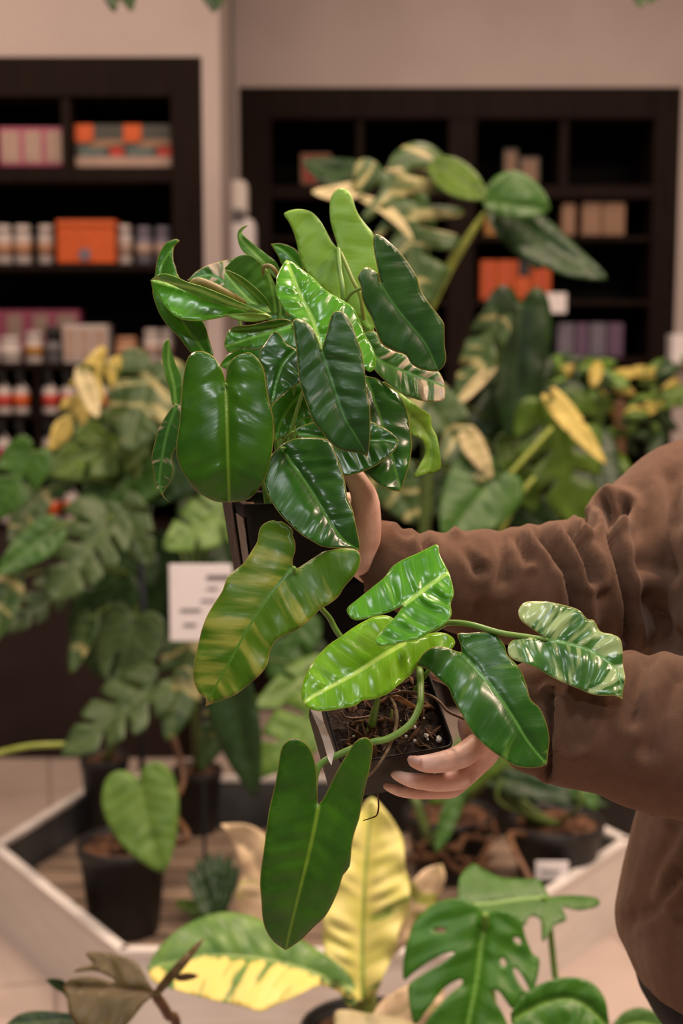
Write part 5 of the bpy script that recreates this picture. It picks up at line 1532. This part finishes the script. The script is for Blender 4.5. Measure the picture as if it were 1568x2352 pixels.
stem(potL, ppx(D_, [(720, 305), (870, 312), (1000, 340), (1080, 395), (1150, 470), (1275, 527)], [1.22, 1.215, 1.21, 1.205, 1.20, 1.19]), .0013, 'vine_brown', 'runner')
stem(potL, [on_soil(885, 1585, .003)] + ppx(D_, [(760, 305), (690, 330)], [1.215, 1.215]), .0012, 'vine_brown', 'runner')
stem(potL, ppx(D_, [(292, 470), (330, 515), (430, 520), (520, 505)], [1.20, 1.20, 1.205, 1.21]), .0011, 'vine_brown', 'root')
stem(potL, ppx(D_, [(582, 1120), (588, 1190), (588, 1250), (572, 1300), (530, 1320), (470, 1340)], [1.215, 1.215, 1.21, 1.205, 1.2, 1.195]), [.0008, .0007, .0007, .0006, .0005, .0004], 'vine_brown', 'root')
# white plant tag and the pot's lifted edge
tq = D_([(45, 455), (130, 462), (152, 560), (200, 680), (236, 790), (212, 900), (186, 850), (150, 720), (108, 600)])
td = [1.178, 1.178, 1.172, 1.166, 1.16, 1.155, 1.157, 1.164, 1.171]
fr = [P(x, y, d - .012) for (x, y), d in zip(tq, td)]
bk = [p + fwd * .0009 for p in fr]
n = len(fr)
MB().add(fr + bk, [tuple(range(n - 1, -1, -1)), tuple(range(n, 2 * n))] + [(i, (i + 1) % n, n + (i + 1) % n, n + i) for i in range(n)]).build('plant_tag', MT['tag_white'], potL, label='white pointed tag tucked on the side of the pot')
# tiny specks on the lime leaf
MB().blob(P(*D_([(330, 255)])[0], 1.150), (.0009, .0012, .0016), seed=2, amp=.8).build('speck', MT['vine_brown'], potL)

# ================================================================== the person
per = thing('person', 'person in a brown fleece sweater holding out two potted plants from the right', 'person', (0.43, 1.43, 0))


def eval_mesh(o):
    dg = bpy.context.evaluated_depsgraph_get()
    dg.update()
    me = bpy.data.meshes.new_from_object(o.evaluated_get(dg))
    return me


def fuse(mb, voxel, smooth_it=6, sculpt=None):
    """union of overlapping closed shapes as one continuous smooth surface"""
    me = mb.mesh('fused')
    bm = bmesh.new()
    bm.from_mesh(me)
    bmesh.ops.recalc_face_normals(bm, faces=bm.faces)
    bm.to_mesh(me)
    bm.free()
    t = bpy.data.objects.new('tmp', me)
    col.objects.link(t)
    m = t.modifiers.new('r', 'REMESH')
    m.mode = 'VOXEL'
    m.voxel_size = voxel
    out = eval_mesh(t)
    bpy.data.objects.remove(t)
    nv = len(out.vertices)
    co = np.empty(nv * 3)
    out.vertices.foreach_get('co', co)
    co = co.reshape(-1, 3)
    ne = len(out.edges)
    ed = np.empty(ne * 2, int)
    out.edges.foreach_get('vertices', ed)
    ed = ed.reshape(-1, 2)
    deg = np.bincount(ed.ravel(), minlength=nv)[:, None].clip(1)

    def relax(c, k):
        for _ in range(k):
            s = np.zeros_like(c)
            np.add.at(s, ed[:, 0], c[ed[:, 1]])
            np.add.at(s, ed[:, 1], c[ed[:, 0]])
            w_ = .55 if (_ % 2 == 0) else -.57
            c = c + w_ * (s / deg - c)
        return c
    co = relax(co, smooth_it * 2)
    if sculpt:
        out.vertices.foreach_set('co', co.ravel())
        out.update()
        no = np.empty(nv * 3)
        out.vertices.foreach_get('normal', no)
        co = relax(sculpt(co, no.reshape(-1, 3)), 2)
    out.vertices.foreach_set('co', co.ravel())
    out.update()
    return out


def ell_tube(mb, pts, r1, r2, side, seg=28, sub=6):
    """tube with elliptical sections: r1 along 'side', r2 across it"""
    pts = [Vector(p) for p in pts]
    n = len(pts)
    rings = []
    def cr(a, b, c, d, t): return 0.5 * ((2 * b) + (c - a) * t + (2 * a - 5 * b + 4 * c - d) * t * t + (-a + 3 * b - 3 * c + d) * t ** 3)
    PP, A1, A2 = [], [], []
    for i in range(n - 1):
        ix = [max(i - 1, 0), i, i + 1, min(i + 2, n - 1)]
        for k in range(sub):
            t = k / sub
            PP.append(cr(*[pts[j] for j in ix], t))
            A1.append(cr(*[r1[j] for j in ix], t))
            A2.append(cr(*[r2[j] for j in ix], t))
    PP.append(pts[-1]); A1.append(r1[-1]); A2.append(r2[-1])
    t0, t1 = (PP[0] - PP[1]).normalized(), (PP[-1] - PP[-2]).normalized()
    r0, rn = min(A1[0], A2[0]) * .25, min(A1[-1], A2[-1]) * .25
    PP = [PP[0] + t0 * r0] + PP + [PP[-1] + t1 * rn]
    A1 = [A1[0] * .86] + A1 + [A1[-1] * .86]
    A2 = [A2[0] * .86] + A2 + [A2[-1] * .86]
    for i, p in enumerate(PP):
        tg = (PP[min(i + 1, len(PP) - 1)] - PP[max(i - 1, 0)]).normalized()
        s = (side - tg * side.dot(tg)).normalized()
        u = tg.cross(s)
        rings.append([p + s * A1[i] * math.cos(2 * math.pi * k / seg) + u * A2[i] * math.sin(2 * math.pi * k / seg) for k in range(seg)])
    mb.rings(rings)


def dpx(pts, d): return [P(*D_([p])[0], dd) for p, dd in zip(pts, d)]
def drad(rs, d=1.21): return [1.17 * r / 3.484 * d / FPX for r in rs]

body = MB()
# near hand: three fingers across the pot front, thumb along its far side
body.tube(dpx([(868, 868), (950, 884), (1060, 878), (1180, 850), (1280, 808), (1420, 690)], [1.172, 1.174, 1.180, 1.190, 1.200, 1.212]), drad([40, 58, 70, 76, 84, 78]), seg=16)
body.tube(dpx([(722, 972), (830, 1012), (950, 1030), (1080, 1036), (1240, 1005), (1300, 950), (1450, 770)], [1.192, 1.195, 1.200, 1.206, 1.216, 1.222, 1.228]), drad([34, 50, 58, 64, 76, 76, 76]), seg=16)
body.tube(dpx([(652, 1064), (760, 1102), (900, 1118), (1050, 1118), (1180, 1100), (1270, 1010), (1470, 820)], [1.214, 1.217, 1.222, 1.228, 1.236, 1.242, 1.242]), drad([30, 42, 46, 46, 52, 66, 70]), seg=16)
body.tube(dpx([(840, 1125), (960, 1128), (1100, 1115), (1230, 1060), (1460, 850)], [1.247, 1.25, 1.254, 1.258, 1.256]), drad([32, 38, 42, 54, 60]), seg=14)
body.tube(dpx([(1420, 690), (1540, 610), (1680, 540)], [1.212, 1.212, 1.208]), drad([84, 92, 95]), seg=16)
body.tube(dpx([(1440, 780), (1560, 660), (1700, 560)], [1.228, 1.224, 1.215]), drad([80, 92, 98]), seg=16)
body.tube(dpx([(1330, 600), (1450, 590), (1680, 530)], [1.222, 1.216, 1.21]), drad([95, 110, 105]), seg=16)
body.tube(dpx([(1330, 560), (1360, 680), (1420, 760)], [1.222, 1.222, 1.224]), drad([98, 96, 84]), seg=16)
body.tube(dpx([(1580, 520), (1420, 370), (1260, 250), (1130, 190), (1040, 170)], [1.228, 1.244, 1.256, 1.262, 1.262]), drad([85, 80, 66, 58, 46]), seg=14)
body.tube(dpx([(1310, 890), (1370, 830), (1480, 720)], [1.222, 1.226, 1.224]), drad([62, 78, 84]), seg=14)
body.tube(dpx([(1300, 1000), (1350, 920), (1480, 780)], [1.244, 1.242, 1.236]), drad([50, 70, 80]), seg=14)
WR = P(1195, 1648, 1.205)
elbowN = P(1790, 1690, 1.24)
shN = Vector((.44, 1.245, 1.33))
body.tube([P(1165, 1655, 1.21), WR, P(1400, 1670, 1.21), elbowN, shN], [.028, .027, .034, .04, .045], seg=18)
# far hand: wrist, heel of the palm and thumb at the pot's right side, fingers round its back
body.tube([P(800, 1078, 1.285), P(820, 1106, 1.283), P(838, 1150, 1.288), P(838, 1215, 1.297), P(828, 1280, 1.31)], [.0085, .0100, .0128, .0150, .017], seg=16)
body.tube([P(812, 1190, 1.30), P(826, 1240, 1.305), P(832, 1275, 1.315)], [.0165, .0185, .0185], seg=16)
body.tube([P(835, 1140, 1.315), P(842, 1200, 1.315), P(842, 1260, 1.318)], [.011, .0125, .014], seg=14)
for (dx, dz, L_) in [(0, -10, .95), (0, 34, 1.0), (0, 78, .92), (0, 118, .78)]:
    y0 = 1165 + dz
    body.tube([P(840, y0 + 20, 1.33), P(815, y0, 1.365), P(740, y0 - 4, 1.385), P(740 - 120 * L_, y0, 1.383)], [.0105, .0095, .0085, .0068], seg=12)
body.tube([P(835, 1200, 1.33), P(832, 1250, 1.33), P(842, 1275, 1.325)], [.017, .019, .018], seg=14)
shF = Vector((.48, 1.57, 1.27))
body.tube([P(836, 1268, 1.32), P(900, 1300, 1.335), P(1100, 1340, 1.36), P(1330, 1345, 1.40), P(1500, 1290, 1.47), shF], [.024, .026, .032, .034, .032, .032], seg=18)
# trunk, neck, head, legs
X0, Y0 = .43, 1.43
ell_tube(body, [(X0, Y0, .80), (X0, Y0, .95), (X0, Y0, 1.15), (X0 + .02, Y0, 1.28), (X0 + .04, Y0, 1.36)], [.15, .155, .145, .12, .05], [.10, .098, .092, .065, .045], Vector((0, 1, 0)))
body.tube([shN - Vector((0, 0, .02)), (X0 + .05, Y0, 1.33), shF - Vector((0, 0, .02))], [.035, .045, .03], seg=18)
HX = X0 + .10
body.tube([(X0 + .065, Y0, 1.34), (X0 + .085, Y0, 1.40), (HX, Y0, 1.50)], [.05, .052, .055], seg=18)
body.blob((HX - .005, Y0, 1.60), (.095, .075, .115), amp=.0, seg=28, rg=20)
body.blob((HX - .035, Y0, 1.545), (.06, .055, .06), amp=.0, seg=20, rg=14)
body.tube([(HX - .092, Y0, 1.612), (HX - .108, Y0, 1.582)], [.008, .012], seg=10)
for s_ in (-1, 1):
    body.blob((HX, Y0 + s_ * .078, 1.595), (.018, .009, .03), amp=.05, seg=12, rg=10)
    body.tube([(X0, Y0 + s_ * .08, .85), (X0 + .03, Y0 + s_ * .085, .48), (X0 + .02, Y0 + s_ * .085, .09)], [.062, .045, .034], seg=18)
    body.tube([(X0 + .03, Y0 + s_ * .085, .05), (X0 - .12, Y0 + s_ * .09, .035)], [.036, .028], seg=14)
body.tube([(HX - .086, Y0 - .022, 1.538), (HX - .093, Y0, 1.538), (HX - .086, Y0 + .022, 1.538)], [.005, .008, .005], seg=8)
me = fuse(body, .0023, 6)
link('body', me, MT['skin'], per, True)
for s_ in (-1, 1):
    MB().blob((HX - .083, Y0 + s_ * .032, 1.622), (.008, .013, .008), amp=0, seg=12, rg=8).build('eye', MT['ink'], per, True)
hair = MB()
hair.blob((HX + .014, Y0, 1.652), (.106, .089, .096), amp=.06, seg=26, rg=18)
ell_tube(hair, [(HX + .045, Y0, 1.62), (HX + .05, Y0, 1.5), (HX + .03, Y0, 1.36)], [.08, .085, .06], [.05, .045, .03], Vector((0, 1, 0)))
link('hair', fuse(hair, .006, 4), MT['hair'], per, True)
# nails on the near fingers
def nail(pts, d, w_):
    a, b = dpx(pts, d)
    MB().tube([a, (a + b) / 2, b], [w_ * .8, w_, w_ * .85], seg=12, sub=4).build('fingernail', MT['nail'], per, True)
nail([(850, 852), (905, 868)], [1.1655, 1.162], .0042)

# sweater
sw = MB()
def arm(pts, r2cm):
    ws = [P(x, y, d) for x, y, d, _ in pts]
    r1 = [r * d / FPX for _, _, d, r in pts]
    ell_tube(sw, ws, r1, [c / 100 for c in r2cm], upv, seg=36)
arm([(822, 1306, 1.33, 52), (858, 1277, 1.33, 84), (900, 1298, 1.33, 92), (980, 1325, 1.34, 106), (1080, 1338, 1.355, 122), (1200, 1348, 1.37, 138), (1330, 1345, 1.40, 150), (1420, 1325, 1.43, 162), (1510, 1255, 1.47, 188), (1620, 1200, 1.52, 200), (1760, 1200, 1.56, 200)],
    [2.6, 3.4, 4.0, 4.6, 5.2, 5.8, 6.2, 6.6, 7.2, 7.5, 7.5])
arm([(1192, 1648, 1.205, 118), (1225, 1648, 1.205, 130), (1262, 1648, 1.205, 134), (1284, 1648, 1.205, 152), (1400, 1662, 1.205, 166), (1500, 1686, 1.205, 184), (1620, 1702, 1.215, 190), (1760, 1690, 1.24, 185), (1840, 1620, 1.26, 170)],
    [3.6, 3.9, 4.1, 4.9, 5.4, 6.0, 6.3, 6.4, 6.0])
ell_tube(sw, [P(1770, 1690, 1.24), (.43, 1.21, 1.15), (.43, 1.25, 1.33), (.43, 1.30, 1.37)], [.06, .064, .07, .06], [.062, .066, .07, .06], Vector((1, 0, 0)))
tw = [(1722, 2200, 1.44), (1728, 2150, 1.44), (1742, 2080, 1.44), (1756, 2000, 1.44), (1790, 1880, 1.44), (1790, 1650, 1.44), (1785, 1400, 1.44), (1785, 1200, 1.45), (1785, 1070, 1.46)]
ell_tube(sw, [P(*p) for p in tw], [.19, .20, .205, .20, .195, .185, .19, .20, .14], [.130, .135, .135, .133, .135, .135, .13, .12, .08], fwd, seg=44)

sw.tube([(.45, 1.25, 1.335), (.475, 1.43, 1.36), (.49, 1.57, 1.29)], [.082, .085, .07], seg=24)
sw.tube([(.50, 1.43, 1.36), (.525, 1.43, 1.43)], [.085, .075], seg=24)

CREASES = [  # pixel polyline, depth (m), half width (px)
    ([(960, 1210), (972, 1240), (985, 1262)], .006, 9), ([(1045, 1222), (1080, 1262), (1105, 1290)], -.004, 10), ([(1062, 1240), (1095, 1290), (1100, 1310)], .005, 12),
    ([(1150, 1230), (1160, 1280), (1155, 1330)], .005, 16), ([(1205, 1232), (1222, 1270), (1220, 1300)], -.003, 9), ([(1190, 1235), (1212, 1285)], .005, 12),
    ([(1240, 1225), (1275, 1260), (1305, 1310), (1322, 1370), (1326, 1420)], .012, 12), ([(1310, 1220), (1335, 1255), (1352, 1300), (1358, 1330)], .010, 11),
    ([(1330, 1222), (1368, 1290), (1375, 1340)], -.004, 12), ([(1392, 1160), (1405, 1230), (1425, 1310), (1440, 1390), (1440, 1460)], .015, 11), ([(1338, 1190), (1350, 1212)], .012, 9),
    ([(1422, 1185), (1432, 1160)], .016, 12), ([(1455, 1130), (1475, 1250), (1470, 1400)], .004, 30), ([(1540, 1100), (1550, 1200)], .005, 18), ([(1250, 1430), (1270, 1330)], -.003, 20),
    ([(960, 1500), (1010, 1400), (1000, 1330)], .003, 20), ([(1110, 1470), (1105, 1400)], .003, 14), ([(925, 1215), (940, 1226)], .004, 9),
    ([(1264, 1600), (1268, 1660), (1268, 1720), (1262, 1768)], .010, 8), ([(1320, 1600), (1310, 1660), (1312, 1710)], .004, 12), ([(1345, 1610), (1335, 1700)], .003, 12),
    ([(1488, 1515), (1465, 1580), (1455, 1650)], .006, 16), ([(1560, 1560), (1520, 1640), (1490, 1720)], .004, 18), ([(1300, 1500), (1290, 1580)], .003, 12),
    ([(1540, 1910), (1500, 1990), (1480, 2060)], .006, 20), ([(1560, 2010), (1510, 2080), (1450, 2110)], .006, 16), ([(1500, 2100), (1568, 2120)], .003, 14),
    ([(1500, 1380), (1530, 1450), (1568, 1480)], .006, 22), ([(1480, 1290), (1540, 1310)], .004, 20)]


def wrinkle(co, no):
    rel = co - np.array(CAM)
    z = rel @ np.array(fwd)
    px_ = np.stack([W / 2 + FPX * (rel @ np.array(right)) / z, H / 2 - FPX * (rel @ np.array(upv)) / z], 1)
    face = np.clip(-(no @ np.array(fwd)) * 1.5 + .55, 0, 1)
    disp = np.zeros(len(co))
    for pl, dep, hw in CREASES:
        pl = np.array(pl, float)
        lo, hi = pl.min(0) - 4 * hw, pl.max(0) + 4 * hw
        m = ((px_ > lo) & (px_ < hi)).all(1) & (face > 0)
        # each crease belongs to the sleeve it was seen on
        near = pl.mean(0)[1] > 1495 and pl.mean(0)[1] < 1880
        m &= (z < 1.27) if near else (z > 1.2)
        if not m.any(): continue
        q = px_[m]
        dd = dist_poly(pl, q, closed=False)
        k = np.exp(-(dd / hw) ** 2) - .35 * np.exp(-((dd - 2.3 * hw) / (1.2 * hw)) ** 2)
        disp[m] -= 1.5 * dep * k * face[m]
    n1 = np.array([mnoise.noise(Vector(c) * 22) for c in co]) * .0013 + np.array([mnoise.noise(Vector(c) * 9 + Vector((5, 2, 1))) for c in co]) * .003
    return co + no * (disp + n1)[:, None]


me = fuse(sw, .004, 10, wrinkle)
link('sweater', me, MT['sweater'], per, True)
tr = MB()
for s_ in (-1, 1):
    tr.tube([(X0 + .025, Y0 + s_ * .08, .88), (X0 + .04, Y0 + s_ * .088, .5), (X0 + .03, Y0 + s_ * .088, .06)], [.095, .085, .07], seg=22)
ell_tube(tr, [(X0, Y0, .80), (X0, Y0, .96)], [.165, .165], [.115, .115], Vector((0, 1, 0)))
link('trousers', fuse(tr, .006, 6), MT['trousers'], per, True)
for s_ in (-1, 1):
    sh = MB()
    ell_tube(sh, [(X0 + .06, Y0 + s_ * .088, .052), (X0 - .02, Y0 + s_ * .09, .05), (X0 - .16, Y0 + s_ * .094, .036)], [.043, .046, .04], [.046, .046, .03], Vector((0, 1, 0)), seg=20)
    link('shoe', fuse(sh, .005, 3), MT['shoe'], per, True)
